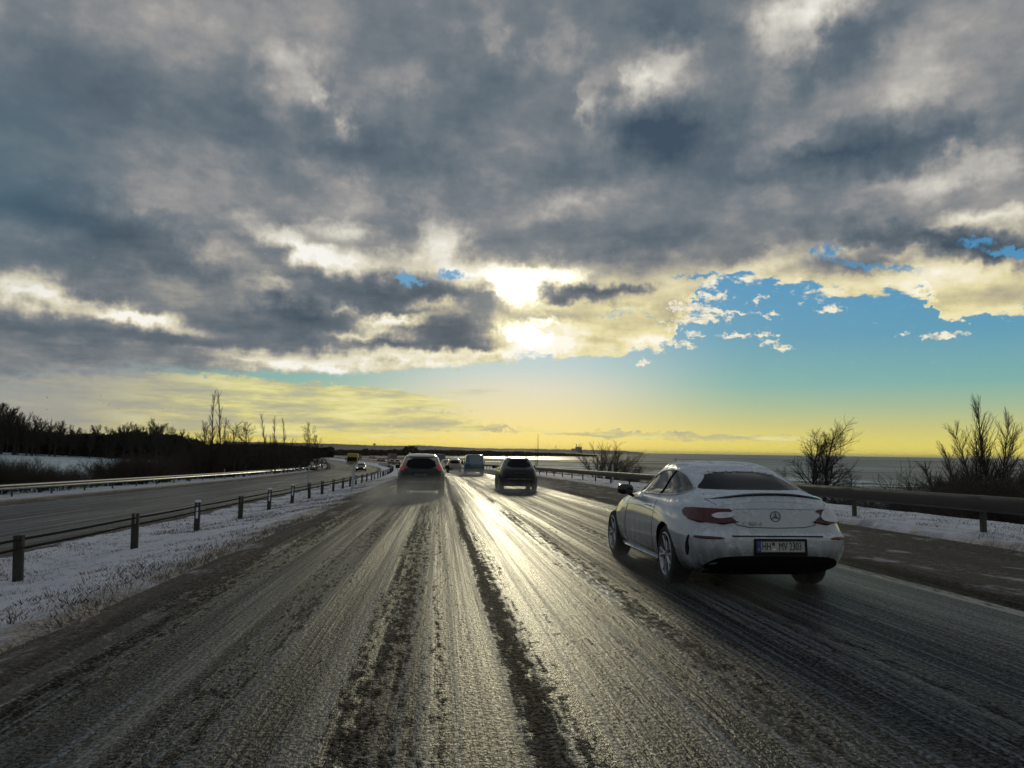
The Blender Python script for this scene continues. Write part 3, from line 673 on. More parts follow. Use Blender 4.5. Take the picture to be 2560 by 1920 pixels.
def dense(poly, step=0.05, closed=True):
    out = []; n = len(poly)
    for i in range(n if closed else n - 1):
        a, b = poly[i], poly[(i + 1) % n]; d = math.hypot(b[0] - a[0], b[1] - a[1]); k = max(1, int(d / step))
        for j in range(k): out.append((a[0] + (b[0] - a[0]) * j / k, a[1] + (b[1] - a[1]) * j / k))
    if not closed: out.append(poly[-1])
    return out
def soften(poly, it=2):
    """corner cutting, for rounded outlines"""
    for _ in range(it):
        q = []
        for i in range(len(poly)):
            a, b = poly[i], poly[(i + 1) % len(poly)]
            q += [(a[0] * .78 + b[0] * .22, a[1] * .78 + b[1] * .22), (a[0] * .22 + b[0] * .78, a[1] * .22 + b[1] * .78)]
        poly = q
    return poly
def patch(mb, poly, f, off=0.004, skirt=0.02, rings=6, centre=None, step=0.05):
    """a pane, lamp or trim piece lying on the skin; f maps outline coordinates to the skin"""
    P = dense(poly, step); n = len(P)
    c = centre or (sum(p[0] for p in P) / n, sum(p[1] for p in P) / n)
    def pt(a, b, o):
        e = 0.006; p = f(a, b); t1 = f(a + e, b) - f(a - e, b); t2 = f(a, b + e) - f(a, b - e)
        nn = t1.cross(t2)
        if nn.length < 1e-9: return p
        nn.normalize()
        ref = Vector((p.x, p.y - 2.2, 0.6 * (p.z - 0.5)))
        if nn.dot(ref) < 0: nn = -nn
        return p + nn * o
    vs = [pt(*p, off - skirt) for p in P] + [pt(*p, off) for p in P]
    for r in range(1, rings):
        k = 1 - r / rings
        vs += [pt(c[0] + (p[0] - c[0]) * k, c[1] + (p[1] - c[1]) * k, off) for p in P]
    vs.append(pt(*c, off)); fs = []
    for r in range(rings):
        for i in range(n): fs.append((r * n + i, r * n + (i + 1) % n, (r + 1) * n + (i + 1) % n, (r + 1) * n + i))
    fs += [(rings * n + i, rings * n + (i + 1) % n, len(vs) - 1) for i in range(n)]
    return mb.add(vs, fs)
def onskin(poly, f, off=0.003, step=0.06): return [Vector(f(*p)) + _out(f, p) * off for p in dense(poly, step, False)]
def _out(f, p):
    e = 0.006; q = f(*p); t = (f(p[0] + e, p[1]) - f(p[0] - e, p[1])).cross(f(p[0], p[1] + e) - f(p[0], p[1] - e))
    if t.length < 1e-9: return Vector((0, 0, 0))
    t.normalize(); return t if t.dot(Vector((q.x, q.y - 2.2, 0.6 * (q.z - .5)))) >= 0 else -t

def cut_arches(o, wheels, rad, inner, dark):
    """opens the wheel arches in a body and gives their inside the dark lining"""
    o.data.materials.append(dark)
    cutters = []
    for (y, z) in wheels:
        for s in (-1, 1):
            c = MB().lathe([(s * inner, 0.001), (s * inner, rad), (s * 1.4, rad), (s * 1.4, 0.001)], 'X', (0, y, z), 48)
            c.add([(s * 0.3, y - 0.9, -0.5)] * 0, [])
            oc = c.build('cutter', dark); bm = bmesh.new(); bm.from_mesh(oc.data); bmesh.ops.remove_doubles(bm, verts=bm.verts, dist=0.002); bmesh.ops.recalc_face_normals(bm, faces=bm.faces); bm.to_mesh(oc.data); bm.free()
            oc.parent = o.parent; m = o.modifiers.new('b', 'BOOLEAN'); m.operation = 'DIFFERENCE'; m.solver = 'EXACT'; m.object = oc; cutters.append(oc)
    dg = bpy.context.evaluated_depsgraph_get()
    me = bpy.data.meshes.new_from_object(o.evaluated_get(dg)); o.modifiers.clear(); o.data = me
    for oc in cutters: bpy.data.objects.remove(oc)
    for p in me.polygons:
        c = p.center
        for (y, z) in wheels:
            r = math.hypot(c.y - y, c.z - z)
            if r < rad + 0.004 and abs(c.x) > inner - 0.01: p.material_index = 1
        if p.normal.z < -0.9 and c.z < 0.35: p.material_index = 1
    me.set_sharp_from_angle(angle=R(35))

BLACK = mat('black_plastic', (0.008, 0.008, 0.009), 0.75, spec=.25, var=.2)
RUBBER = mat('tyre_rubber', (0.02, 0.02, 0.02), 0.75, var=.3, vscale=8, bump=.4, bscale=30)
RIMM = mat('alloy_rim', (0.42, 0.43, 0.45), 0.32, metal=.85, var=.2)
GLASS = mat('dark_window_glass', (0.004, 0.007, 0.006), 0.03, spec=0.45)
GLASS_R = mat('sooty_rear_glass', (0.008, 0.008, 0.011), 0.18, spec=0.05, coat=.08)
RED2 = mat('bright_lamp_red', (0.42, 0.015, 0.025), 0.25, coat=.2, emit=(1, .06, .08), es=.06)
def make_wheel(parent, x, y, r, w, side, rim_r, twin=True, lo=False):
    e = empty('wheel', (x, y, r)); e.parent = parent
    tw = w / 2; s = side
    prof = [(-tw * .8, rim_r - .01), (-tw, rim_r + .03), (-tw * 1.02, r - .05), (-tw * .86, r - .012), (-tw * .6, r), (tw * .6, r), (tw * .86, r - .012), (tw * 1.02, r - .05), (tw, rim_r + .03), (tw * .8, rim_r - .01)]
    m = MB().lathe(prof, 'X', (0, 0, 0), 24 if lo else 40)
    if not lo:
        for gx in (-.5, -.17, .17, .5): m.lathe([(tw * gx - .006, r + .001), (tw * gx, r - .008), (tw * gx + .006, r + .001)], 'X', (0, 0, 0), 40)
    m.build('tyre', RUBBER, e, True)
    q = MB(); q.lathe([(s * tw * .95, rim_r + .012), (s * tw * .99, rim_r), (s * tw * .7, rim_r - .02), (-s * tw * .7, rim_r - .03)], 'X', (0, 0, 0), 24 if lo else 40)
    q.lathe([(s * tw * .80, .001), (s * tw * .82, .055), (s * tw * .55, .075), (-s * tw * .4, .08)], 'X', (0, 0, 0), 16)
    n = 5
    for i in range(n):
        for dlt in ((-.17, .17) if twin else (0,)):
            a0 = 2 * math.pi * i / n + dlt * .45; a1 = 2 * math.pi * i / n + dlt * 1.25
            p0 = (s * tw * .72, .05 * math.cos(a0), .05 * math.sin(a0)); p1 = (s * tw * .78, .15 * math.cos((a0 + a1) / 2), .15 * math.sin((a0 + a1) / 2)); p2 = (s * tw * .84, (rim_r - .01) * math.cos(a1), (rim_r - .01) * math.sin(a1))
            q.tube([p0, p1, p2], [.020, .016, .014], 6)
    q.build('rim', RIMM, e, not lo)
    d = MB().lathe([(s * tw * .1, .001), (s * tw * .1, rim_r - .03)], 'X', (0, 0, 0), 20); d.build('brake_disc', BLACK, e)
    return e

def text_part(name, body, size, m, parent, M, sx=1.0, ext=0.0015, bold=0.0):
    cu = bpy.data.curves.new(name, 'FONT'); cu.body = body; cu.size = size; cu.align_x = 'CENTER'; cu.align_y = 'CENTER'; cu.extrude = ext; cu.offset = bold; cu.resolution_u = 3
    o = bpy.data.objects.new(name + '_src', cu); COL.objects.link(o)
    dg = bpy.context.evaluated_depsgraph_get(); me = bpy.data.meshes.new_from_object(o.evaluated_get(dg))
    bpy.data.objects.remove(o)
    me.transform(Matrix.Diagonal((sx, 1, 1, 1))); me.transform(M); me.materials.clear(); me.materials.append(m)
    o = bpy.data.objects.new(name, me); COL.objects.link(o); o.parent = parent; return o
PLATE_W = mat('plate_white', (0.40, 0.42, 0.44), 0.5); PLATE_B = mat('plate_blue', (0.01, 0.04, 0.30), 0.5); INK = mat('plate_ink', (0.01, 0.01, 0.01), 0.5)
RED = mat('tail_lamp_red', (0.075, 0.0006, 0.003), 0.2, coat=.2, var=.25, vscale=9)
def number_plate(parent, c, w, h, txt, tilt=-6.0, seal=False, frame=True, facing=-1, blue=True, size=None, sx=.7, dim=None):
    e = empty('number_plate', c); e.parent = parent
    M = Matrix.Rotation(R(90 + tilt), 4, 'X')
    if facing > 0: M = Matrix.Rotation(math.pi, 4, 'Z') @ M
    def flat(nm, cx, cz, ww, hh, t0, t1, m):
        o = MB().box((cx, cz, (t0 + t1) / 2), (ww, hh, t1 - t0), bev=.006).build(nm, m, e); o.data.transform(M); return o
    if frame: flat('plate_holder', 0, -.012, w + .05, h + .07, -.02, -.004, BLACK)
    flat('plate', 0, 0, w, h, -.003, .002, dim or PLATE_W)
    if blue: flat('country_band', -w / 2 + .024, 0, .044, h - .006, .0025, .004, PLATE_B)
    b = MB()
    for cx, cz, ww, hh in ((0, h / 2 - .004, w, .005), (0, -h / 2 + .004, w, .005), (-w / 2 + .0035, 0, .005, h - .02), (w / 2 - .0035, 0, .005, h - .02)): b.box((cx, cz, .003), (ww, hh, .002))
    o = b.build('plate_border', INK, e); o.data.transform(M)
    if seal:
        L, Rr = txt
        text_part('plate_text', L, size or h * .98, INK, e, M @ Matrix.Translation((-w * .298, 0, .004)), .60)
        text_part('plate_text', Rr, size or h * .98, INK, e, M @ Matrix.Translation((w * .19, 0, .004)), .60)
        s = MB().lathe([(.003, .0), (.005, .0165), (.002, .0175)], 'Z', (-w * .153, h * .22, 0), 20).build('seal', RED, e); s.data.transform(M)
        s = MB().lathe([(.003, .0), (.005, .0185), (.002, .0195)], 'Z', (-w * .145, -h * .17, 0), 20).build('seal', RIMM, e); s.data.transform(M)
        stars = MB()
        for i in range(12): stars.box((-w / 2 + .024 + .012 * math.sin(i * math.pi / 6), h * .2 + .012 * math.cos(i * math.pi / 6), .0048), (.003, .003, .001))
        st = stars.build('stars', PLATE_W, e); st.data.transform(M)
        text_part('country_letter', 'D', .04, PLATE_W, e, M @ Matrix.Translation((-w / 2 + .024, -h * .25, .0045)), .8)
    else:
        text_part('plate_text', txt, size or h * .98, INK, e, M @ Matrix.Translation((.018 if blue else 0, 0, .004)), sx, bold=.0008)
    return e

def white_paint():
    m = bpy.data.materials.new('frosted_white_paint'); m.use_nodes = True; t = m.node_tree; t.nodes.clear(); N = NT(t)
    p = N.n('ShaderNodeBsdfPrincipled'); o = N.n('ShaderNodeOutputMaterial'); N.link(p.outputs[0], o.inputs[0])
    tc = N.n('ShaderNodeTexCoord'); P = tc.outputs['Object']; nz = N.n('ShaderNodeSeparateXYZ', _0=N.n('ShaderNodeNewGeometry').outputs['Normal']).outputs
    s = N.n('ShaderNodeSeparateXYZ', _0=P).outputs
    a = N.noise(P, 2.2, 5.0, 0.62, 0.4); b = N.noise(P, 16.0, 4.0, 0.7)
    rearface = N.m('MULTIPLY', N.mr(nz[1], -0.15, -0.6, 0.0, 0.16), 1.0)
    up = N.mr(nz[2], 0.2, 0.85, 0.0, 0.30)
    f = N.m('ADD', N.m('ADD', a, rearface), up)
    f = N.m('ADD', f, N.m('MULTIPLY', N.m('SUBTRACT', b, 0.5), 0.25))
    sn = N.mr(f, 0.66, 0.78, 0.0, 1.0)
    dirt = N.m('MULTIPLY', N.mr(s[2], 0.80, 0.25, 0.05, 1.0), N.mr(N.noise(N.v('MULTIPLY', P, (4.0, 4.0, 1.2)), 1.5, 5.0, .65), 0.34, 0.66, 0.25, 1.0))
    col = N.mix(dirt, rgb(192,202,212), rgb(112,112,112))
    col = N.mix(sn, col, N.ramp(b, [(.3, rgb(176,188,204)), (.7, rgb(222,228,236))]))
    N.link(col, p.inputs['Base Color'])
    N.link(N.mr(sn, 0.0, 1.0, 0.22, 0.75, False), p.inputs['Roughness']); N.link(N.mr(sn, 0, 1, .8, .1, False), p.inputs['Coat Weight']); p.inputs['Coat Roughness'].default_value = .07
    N.link(N.n('ShaderNodeBump', Strength=0.5, Distance=0.012, Height=N.m('MULTIPLY', sn, N.m('ADD', b, 0.6))).outputs[0], p.inputs['Normal'])
    return m
WHITE_PAINT = white_paint(); CHROME = mat('chrome', (0.5, 0.5, 0.5), 0.18, metal=1.0)
SEAM = mat('panel_gap', (0.01, 0.01, 0.012), 0.8)
SNOW_CAP = mat('settled_snow', (0.66, 0.70, 0.78), 0.8, var=.12, vscale=12, bump=.6, bscale=14)
LAMP_OFF = mat('clear_lamp', (0.35, 0.36, 0.38), 0.12, coat=.6)

def snow_layer(parent, body, zmin, thr, seed, thick=0.018, ylo=-9, yhi=9, name='snow_layer', nzmin=.5):
    me = body.data; keep = []
    for p in me.polygons:
        c = p.center
        if c.z > zmin and p.normal.z > nzmin and ylo < c.y < yhi and float(fbm(np.float64(c.x * 3.1 + 50), np.float64(c.y * 3.1 + 50), 4, seed, .6)) > thr: keep.append(p)
    if not keep: return None
    used = {}; vs = []; fs = []
    for p in keep:
        f = []
        for vi in p.vertices:
            if vi not in used: used[vi] = len(vs); vs.append(me.vertices[vi].co.copy()); 
            f.append(used[vi])
        fs.append(tuple(f))
    cnt = {}
    for f in fs:
        for a, b in zip(f, f[1:] + f[:1]): cnt[(a, b)] = 1
    edge = [(a, b) for (a, b) in cnt if (b, a) not in cnt]; border = {a for e in edge for a in e}
    n = len(vs)
    top = [v + Vector((0, 0, (thick * .45 if i in border else thick * (.7 + .9 * float(fbm(np.float64(v.x * 7 + 9), np.float64(v.y * 7 + 9), 3, seed)))))) for i, v in enumerate(vs)]
    F = [tuple(i + n for i in f) for f in fs] + [(a, b, b + n, a + n) for a, b in edge]
    return meshobj(name, [v - Vector((0, 0, .004)) for v in vs] + top, F, SNOW_CAP, parent, True)

def seam_part(parent, polys, r=0.003, m=None, name='panel_gaps'):
    mb = MB()
    for pts in polys: mb.tube(pts, r, 5)
    return mb.build(name, m or SEAM, parent)

# --- the white coupe
def white_coupe():
    e = empty('coupe_car', road_pt(3.52, 8.12)); e.rotation_euler = (R(-0.77), 0, 0)
    #      z    yr    yf    w    nr   nf
    S = Shell([(.20,.34,4.40,.80,5.5,4.0),(.26,.20,4.52,.85,5.8,4.0),(.32,.10,4.60,.88,6.2,4.0),(.42,.03,4.67,.90,6.6,4.0),(.52,.0,4.69,.91,6.8,4.0),(.61,.0,4.67,.912,6.8,3.8),(.655,.035,4.62,.908,6.4,3.8),
               (.72,.055,4.55,.90,6.0,3.6),(.80,.07,4.40,.885,5.6,3.6),(.88,.085,4.12,.862,5.2,3.6),(.94,.10,3.75,.832,4.8,3.6),(.985,.115,3.42,.795,4.2,3.6),(1.015,.135,3.28,.768,4.2,3.5),
               (1.035,.22,3.22,.752,4.0,3.4),(1.06,.42,3.17,.735,3.9,3.4),(1.09,.57,3.10,.720,3.8,3.3),(1.14,.71,3.00,.695,3.7,3.2),(1.20,.88,2.88,.664,3.6,3.2),(1.26,1.08,2.74,.632,3.5,3.1),(1.31,1.28,2.60,.602,3.4,3.0),
               (1.345,1.47,2.48,.570,3.2,3.0),(1.37,1.64,2.38,.530,3.0,2.9),(1.388,1.80,2.30,.470,2.9,2.8),(1.398,1.92,2.22,.38,2.6,2.6),(1.405,2.02,2.12,.22,2.4,2.4)],
              haunch=[(1.06,.66,.52,.20,.028),(3.9,.64,.5,.18,.018)])
    vs, fs = S.skin(84, 180)
    body = meshobj('body', vs, fs, WHITE_PAINT, e, True)
    cut_arches(body, [(1.06, .335), (3.90, .335)], .365, .58, BLACK)
    wr = lambda s, z: S.wrap(s, z); sd = lambda sg: (lambda y, z: S.side(y, z, sg))
    # rear window, side windows, windscreen
    rw = soften([(-.55,1.092),(.55,1.092),(.60,1.105),(.47,1.20),(.385,1.272),(.30,1.292),(-.30,1.292),(-.385,1.272),(-.47,1.20),(-.60,1.105)], 1)
    patch(MB(), rw, lambda a, b: S.rear(a, b), .004, .02, 8).build('rear_window', GLASS_R, e, True)
    sw = soften([(2.86,.985),(2.62,1.09),(2.35,1.20),(2.08,1.272),(1.80,1.297),(1.50,1.285),(1.20,1.225),(.95,1.14),(.80,1.085),(.82,1.05),(1.05,1.012),(1.6,.992),(2.2,.985)], 1)
    glass_front = [(y, z) for y, z in sw]
    for sg in (-1, 1):
        f = sd(sg)
        big = patch(MB(), sw, f, .004, .02, 8, centre=(1.75, 1.12)).build('side_window', GLASS, e, True)
        tr = MB().tube([Vector(f(y, z)) + _out(f, (y, z)) * .006 for y, z in sw + sw[:1]], .009, 6); tr.build('window_trim', CHROME, e, True)
        MB().tube(onskin([(1.66,.99),(1.56,1.29)], f, .006), .011, 6).build('window_pillar', BLACK, e)
        seam_part(e, [onskin([(3.05,.95),(3.02,.80),(3.06,.50),(3.02,.33),(1.66,.31),(1.60,.42),(1.58,.70),(1.62,.98)], f, .001)], .0035)
        MB().tube(onskin([(1.93,.845),(1.82,.85),(1.70,.848)], f, .028), [.008, .013, .008], 8, flat=.8).build('door_handle', WHITE_PAINT, e, True)
        # feature line and sill blade
        MB().tube([Vector(f(y, z)) + _out(f, (y, z)) * .0 for y, z in [(3.35,.80),(2.8,.83),(2.2,.825),(1.7,.80),(1.35,.765)]], [.003, .011, .012, .010, .003], 8).build('feature_line', WHITE_PAINT, e, True)
        MB().tube([Vector(f(y, .235)) + Vector((sg * .012, 0, 0)) for y in (3.50, 3.2, 2.4, 1.7, 1.46)], [.02, .035, .035, .035, .02], 8, flat=.7).build('side_sill', WHITE_PAINT, e, True)
    patch(MB(), [(-.66,1.02),(.66,1.02),(.50,1.30),(-.50,1.30)], lambda a, b: S.front(a, b), .004, .02, 8).build('windscreen', GLASS, e, True)
    # tail lamps wrap round the corners
    for sg in (-1, 1):
        out = soften([(sg * a, b) for a, b in [(.41,.775),(.56,.752),(.82,.765),(.98,.782),(1.10,.815),(1.14,.858),(1.08,.893),(.92,.905),(.48,.905),(.45,.886),(.56,.845),(.47,.82)]], 0)
        tl = empty('tail_lamp', (0, 0, 0)); tl.parent = e
        patch(MB(), out, wr, .012, .03, 6, centre=(sg * .80, .835)).build('lamp_lens', RED, tl, True)
        MB().tube([Vector(wr(sg * s, z)) + _out(wr, (sg * s, z)) * .014 for s, z in [(.40,.778),(.56,.752),(.82,.762),(1.0,.782)]], [.004, .009, .009, .004], 6).build('lamp_rim', BLACK, tl)
        # snow stuck on the lamp
        pts = [(.43,.83),(.60,.80),(.68,.83),(.62,.862),(.50,.872),(.44,.86)] if sg < 0 else [(.50,.80),(.62,.775),(.82,.77),(.95,.80),(.90,.87),(.78,.905),(.60,.915),(.52,.88)]
        patch(MB(), soften([(sg * a, b) for a, b in pts], 2), wr, .019, .012, 5).build('snow_patch', SNOW_CAP, e, True)
        patch(MB(), soften([(sg * a, b) for a, b in [(.62,.598),(.90,.598),(.94,.61),(.90,.624),(.62,.624),(.56,.612)]], 1), wr, .006, .015, 3).build('reflector', RED, e, True)
        # blade-shaped vent at the corner of the bumper
        patch(MB(), soften([(sg * a, b) for a, b in [(1.02,.40),(1.06,.40),(1.10,.50),(1.04,.61),(1.00,.625),(1.03,.56),(1.01,.48)]], 1), wr, .006, .012, 3, centre=(sg * 1.045, .50)).build('corner_vent', BLACK, e, True)
    # trunk lid gaps, spoiler, diffuser, plate, badge
    lid = [(-.62,1.045),(-.66,1.0),(-.60,.95),(-.52,.88),(-.47,.80),(-.42,.745),(-.30,.722),(0,.715),(.30,.722),(.42,.745),(.47,.80),(.52,.88),(.60,.95),(.66,1.0),(.62,1.045)]
    seam_part(e, [onskin(lid, lambda a, b: S.rear(a, b), .002)], .0035)
    seam_part(e, [onskin([(-.45,.905),(0,.912),(.45,.905)], lambda a, b: S.rear(a, b), .001)], .002, name='crease')
    sp = []
    for i in range(25):
        a = -.70 + 1.4 * i / 24; z = 1.058 - .083 * (abs(a) / .70) ** 2.2
        p = S.rear(a, min(z, .99)); sp.append(Vector((a, p.y + .03, z + .004)))
    ed = MB(); n_ = len(sp)
    low = [S.rear(q.x, q.z - .075 if q.z - .075 < .99 else .99) + Vector((0, -.004, 0)) for q in sp]; bk = [Vector((q.x * .96, q.y + .34, max(1.045, q.z + .012 - .02 * abs(q.x)))) for q in sp]
    ed.add(low + [q + Vector((0, 0, -.004)) for q in sp] + bk, [(i, i + 1, n_ + i + 1, n_ + i) for i in range(n_ - 1)] + [(n_ + i, n_ + i + 1, 2 * n_ + i + 1, 2 * n_ + i) for i in range(n_ - 1)])
    ed.build('boot_edge', WHITE_PAINT, e, True)
    MB().tube(sp, [.004 + .017 * math.sin(math.pi * min(1, max(0, i / 24))) ** .4 for i in range(25)], 8, flat=.8).build('boot_spoiler', mat('gloss_black', (.01, .01, .012), .15, coat=.5), e, True)
    patch(MB(), soften([(-.78,.30),(-.66,.395),(-.52,.425),(0,.44),(.52,.425),(.66,.395),(.78,.30),(.70,.27),(.3,.255),(-.3,.255),(-.70,.27)], 1), wr, .010, .04, 6).build('rear_diffuser', BLACK, e, True)
    MB().box((0, .03, .634), (.98, .05, .012), bev=.01).build('bumper_step', SEAM, e)
    number_plate(e, (.02, -.012, .53), .52, .115, ('HH', 'MV 2303'), -4, seal=True)
    b = empty('star_badge', S.rear(0, .835) + Vector((0, -.006, 0))); b.parent = e
    ring = MB().tube([(.052 * math.cos(t), -.004, .052 * math.sin(t)) for t in np.linspace(0, 2 * math.pi, 33)], .0045, 6, cap=False)
    for k in range(3):
        a = math.pi / 2 + k * 2 * math.pi / 3
        ring.tube([(0, -.006, 0), (.050 * math.cos(a), -.004, .050 * math.sin(a))], [.009, .002], 6)
    ring.build('star_ring', mat('dark_chrome', (.16, .17, .18), .25, metal=1.0), b, True)
    text_part('model_lettering', 'C 300 d', .052, MATS['dark_chrome'], e, Matrix.Translation(S.rear(-.26, .757) + Vector((0, -.014, 0))) @ Matrix.Rotation(R(84), 4, 'X'), 1.25)
    # mirrors
    for sg in (-1, 1):
        mi = empty('wing_mirror', (sg * .84, 2.78, .98)); mi.parent = e
        v = []; k = 14
        prof = [(.0, .30), (.02, .80), (.05, .98), (.10, 1.0), (.16, .86), (.20, .5), (.215, .1)]
        shell = MB(); vs_ = []
        for (yy, q) in prof:
            for j in range(k):
                t = 2 * math.pi * j / k; vs_.append((sg * (.115 + .115 * q * math.copysign(abs(math.cos(t)) ** .75, math.cos(t))), yy - .03, .035 + .075 * q * math.copysign(abs(math.sin(t)) ** .8, math.sin(t))))
        shell.add(vs_, [(i * k + j, i * k + (j + 1) % k, (i + 1) * k + (j + 1) % k, (i + 1) * k + j) for i in range(len(prof) - 1) for j in range(k)] + [tuple(range(k)), tuple((len(prof) - 1) * k + j for j in range(k))])
        shell.build('mirror_housing', MATS['gloss_black'], mi, True)
        MB().tube([(0, .02, -.06), (sg * .05, .03, -.03), (sg * .10, .03, .0)], [.02, .024, .03], 8).build('mirror_foot', BLACK, mi, True)
    for (y, x) in ((1.06, .79), (3.90, .79)):
        for sg in (-1, 1): make_wheel(e, sg * x, y, .335, .235, sg, .238)
    for sg in (-1, 1):
        hl = empty('headlight', (0, 0, 0)); hl.parent = e
        patch(MB(), [(sg * .40,.63),(sg * .85,.66),(sg * .95,.74),(sg * .50,.72)], lambda s, z: S.wrap(s, z, True), .008, .02, 4).build('lamp_lens', LAMP_OFF, hl, True)
    snow_layer(e, body, 1.30, .47, 7, .010, 1.42, 3.0, nzmin=.8)
    # rim of snow along the top edge of the rear window
    mb = MB(); rnd = random.Random(4)
    for i in range(26):
        a = -.40 + .8 * i / 25; z = 1.287 - .03 * (abs(a) / .4) ** 3 + rnd.uniform(-.006, .008); p = S.rear(a, z)
        mb.tube([p + Vector((-.03, -.004, .0)), p + Vector((0, -.010, .006)), p + Vector((.03, -.004, 0))], [.008, rnd.uniform(.010, .020), .008], 6)
    mb.build('snow_rim', SNOW_CAP, e, True)
    ex = MB().box((0, 1.3, .27), (1.0, 1.5, .10)).box((0, 2.6, .22), (1.2, 2.4, .06)).build('underbody', BLACK, e)
    return tag(e, 'white two-door coupe dusted with snow, black boot lip, plate HH MV 2303', 'car')
coupe = white_coupe()

# --- tall cars built from one builder
def tall_car(name, loc, rz, rows, paint, label, wb=(.80, 3.45), wheel=(.355, .235, .24), tail='L', plate=None, rails=True, group=None, pitch=True, detail=True, window=None, side_win=None, front=False, haunch=(), plate_z=.80, ant=True, trunk_z=.70, snowroof=False, lights_on=False, dim=None):
    e = empty(name, loc, rz); e.rotation_euler = (R(-0.77) if pitch else 0, 0, rz)
    S = Shell(rows, haunch); vs, fs = S.skin(46 if detail else 26, 112 if detail else 56)
    body = meshobj('body', vs, fs, paint, e, True); wx = S.w(.5) - .12
    cut_arches(body, [(wb[0], wheel[0]), (wb[1], wheel[0])], wheel[0] + .035, wx - .2, BLACK)
    wr = lambda s, z: S.wrap(s, z)
    zt = S.z1; rw = window or [(-.62,1.06),(.62,1.06),(.50,1.46),(-.50,1.46)]
    patch(MB(), soften(rw, 1), lambda a, b: S.rear(a, b), .004, .02, 6).build('rear_window', GLASS_R, e, True)
    swp = side_win or [(3.0,1.02),(2.5,1.40),(2.0,1.50),(1.2,1.49),(.65,1.42),(.40,1.28),(.45,1.12),(.8,1.05)]
    for sg in (-1, 1):
        patch(MB(), soften(swp, 1), lambda y, z: S.side(y, z, sg), .004, .02, 6).build('side_window', GLASS, e, True)
        if detail: seam_part(e, [onskin([(1.75,1.04),(1.75,1.48)], lambda y, z: S.side(y, z, sg), .006)], .012, BLACK, 'window_pillar')
    patch(MB(), [(-S.w(1.05) * .84,1.05),(S.w(1.05) * .84,1.05),(S.w(zt - .14) * .82,zt - .14),(-S.w(zt - .14) * .82,zt - .14)], lambda a, b: S.front(a, b), .004, .02, 6).build('windscreen', GLASS, e, True)
    for sg in (-1, 1):
        tl = empty('tail_lamp'); tl.parent = e
        if tail == 'L':
            patch(MB(), [(sg * a, b) for a, b in [(.66,.99),(.95,.99),(1.0,1.03),(.96,1.10),(.80,1.12),(.665,1.08)]], wr, .012, .03, 4).build('lamp_lens', RED2, tl, True)
            patch(MB(), [(sg * a, b) for a, b in [(.665,1.08),(.80,1.12),(.745,1.25),(.69,1.40),(.64,1.40),(.65,1.25)]], wr, .010, .03, 4).build('lamp_column', RED2, tl, True)
        else:
            patch(MB(), soften([(sg * a, b) for a, b in tail], 1), wr, .008, .02, 4).build('lamp_lens', RED, tl, True)
        patch(MB(), [(sg * a, b) for a, b in [(.60,.48),(.82,.48),(.84,.52),(.60,.52)]], wr, .006, .015, 3).build('reflector', RED, e, True)
        hl = empty('headlight'); hl.parent = e
        patch(MB(), [(sg * a, b) for a, b in [(.50,.72),(.90,.74),(.96,.84),(.55,.83)]], lambda s, z: S.wrap(s, z, True), .008, .02, 4).build('lamp_lens', LAMP_ON if lights_on else LAMP_OFF, hl, True)
        mi = empty('wing_mirror', (sg * (float(S.w(1.0)) - .02), 3.0, 1.08)); mi.parent = e
        MB().tube([(0, 0, -.02), (sg * .08, 0, 0)], .02, 6).build('mirror_foot', BLACK, mi)
        MB().box((sg * .16, .0, .03), (.20, .10, .15), tx=.8, ty=.6, bev=.03).build('mirror_housing', BLACK, mi, True)
        if rails:
            zr = zt - .045; x = float(S.w(zt - .05)) * .93
            MB().tube([(sg * x, 1.0, zr - .02), (sg * x, 1.1, zt + .01), (sg * x, 1.9, zt + .02), (sg * x, 2.6, zt - .0), (sg * x, 2.7, zr - .03)], .016, 6).build('roof_rail', RIMM, e, True)
    for y in wb:
        for sg in (-1, 1): make_wheel(e, sg * wx, y, wheel[0], wheel[1], sg, wheel[2], False, not detail)
    # lower bumper, lid gap, wiper, step line
    patch(MB(), [(-.98,.30),(-.98,.42),(-.70,.50),(.70,.50),(.98,.42),(.98,.30),(.70,.26),(-.70,.26)], wr, .010, .03, 5).build('rear_bumper', BLACK, e, True)
    if detail:
        seam_part(e, [onskin([(-.66,1.02),(-.64,trunk_z),(-.5,trunk_z - .05),(.5,trunk_z - .05),(.64,trunk_z),(.66,1.02)], lambda a, b: S.rear(a, b), .001)], .004)
        MB().tube(onskin([(-.56,.565),(0,.56),(.56,.565)], lambda a, b: S.rear(a, b), .010), .010, 6).build('bumper_strip', RIMM, e, True)
        MB().tube([S.rear(0, rw[0][1] + .02) + Vector((0, -.02, 0)), S.rear(.30, rw[0][1] + .05) + Vector((0, -.025, 0))], .008, 6).build('rear_wiper', BLACK, e)
        MB().box((0, float(S.yr(zt - .13)) + .03, zt - .12), (float(S.w(zt - .12)) * 1.5, .16, .025), ty=.7, bev=.05).build('roof_spoiler', paint, e, True)
    if ant: MB().add([(-.015, .62 + 0.3, zt - .03), (.015, .62 + .3, zt - .03), (.012, .82 + .3, zt - .03), (-.012, .82 + .3, zt - .03), (0, .66 + .3, zt + .06), (0, .70 + .3, zt + .06)], [(0, 1, 2, 3), (0, 1, 4), (1, 2, 5, 4), (2, 3, 5), (3, 0, 4, 5)]).build('antenna_fin', BLACK, e)
    if plate: number_plate(e, S.rear(0, plate_z) + Vector((0, -.02, 0)), .52, .11, plate, -3, dim=dim, blue=True)
    if snowroof: snow_layer(e, body, zt - .10, .42, 3, .02)
    MB().box((0, 2.2, .26), (1.3, 3.3, .12)).build('underbody', BLACK, e)
    return tag(e, label, 'car', group)
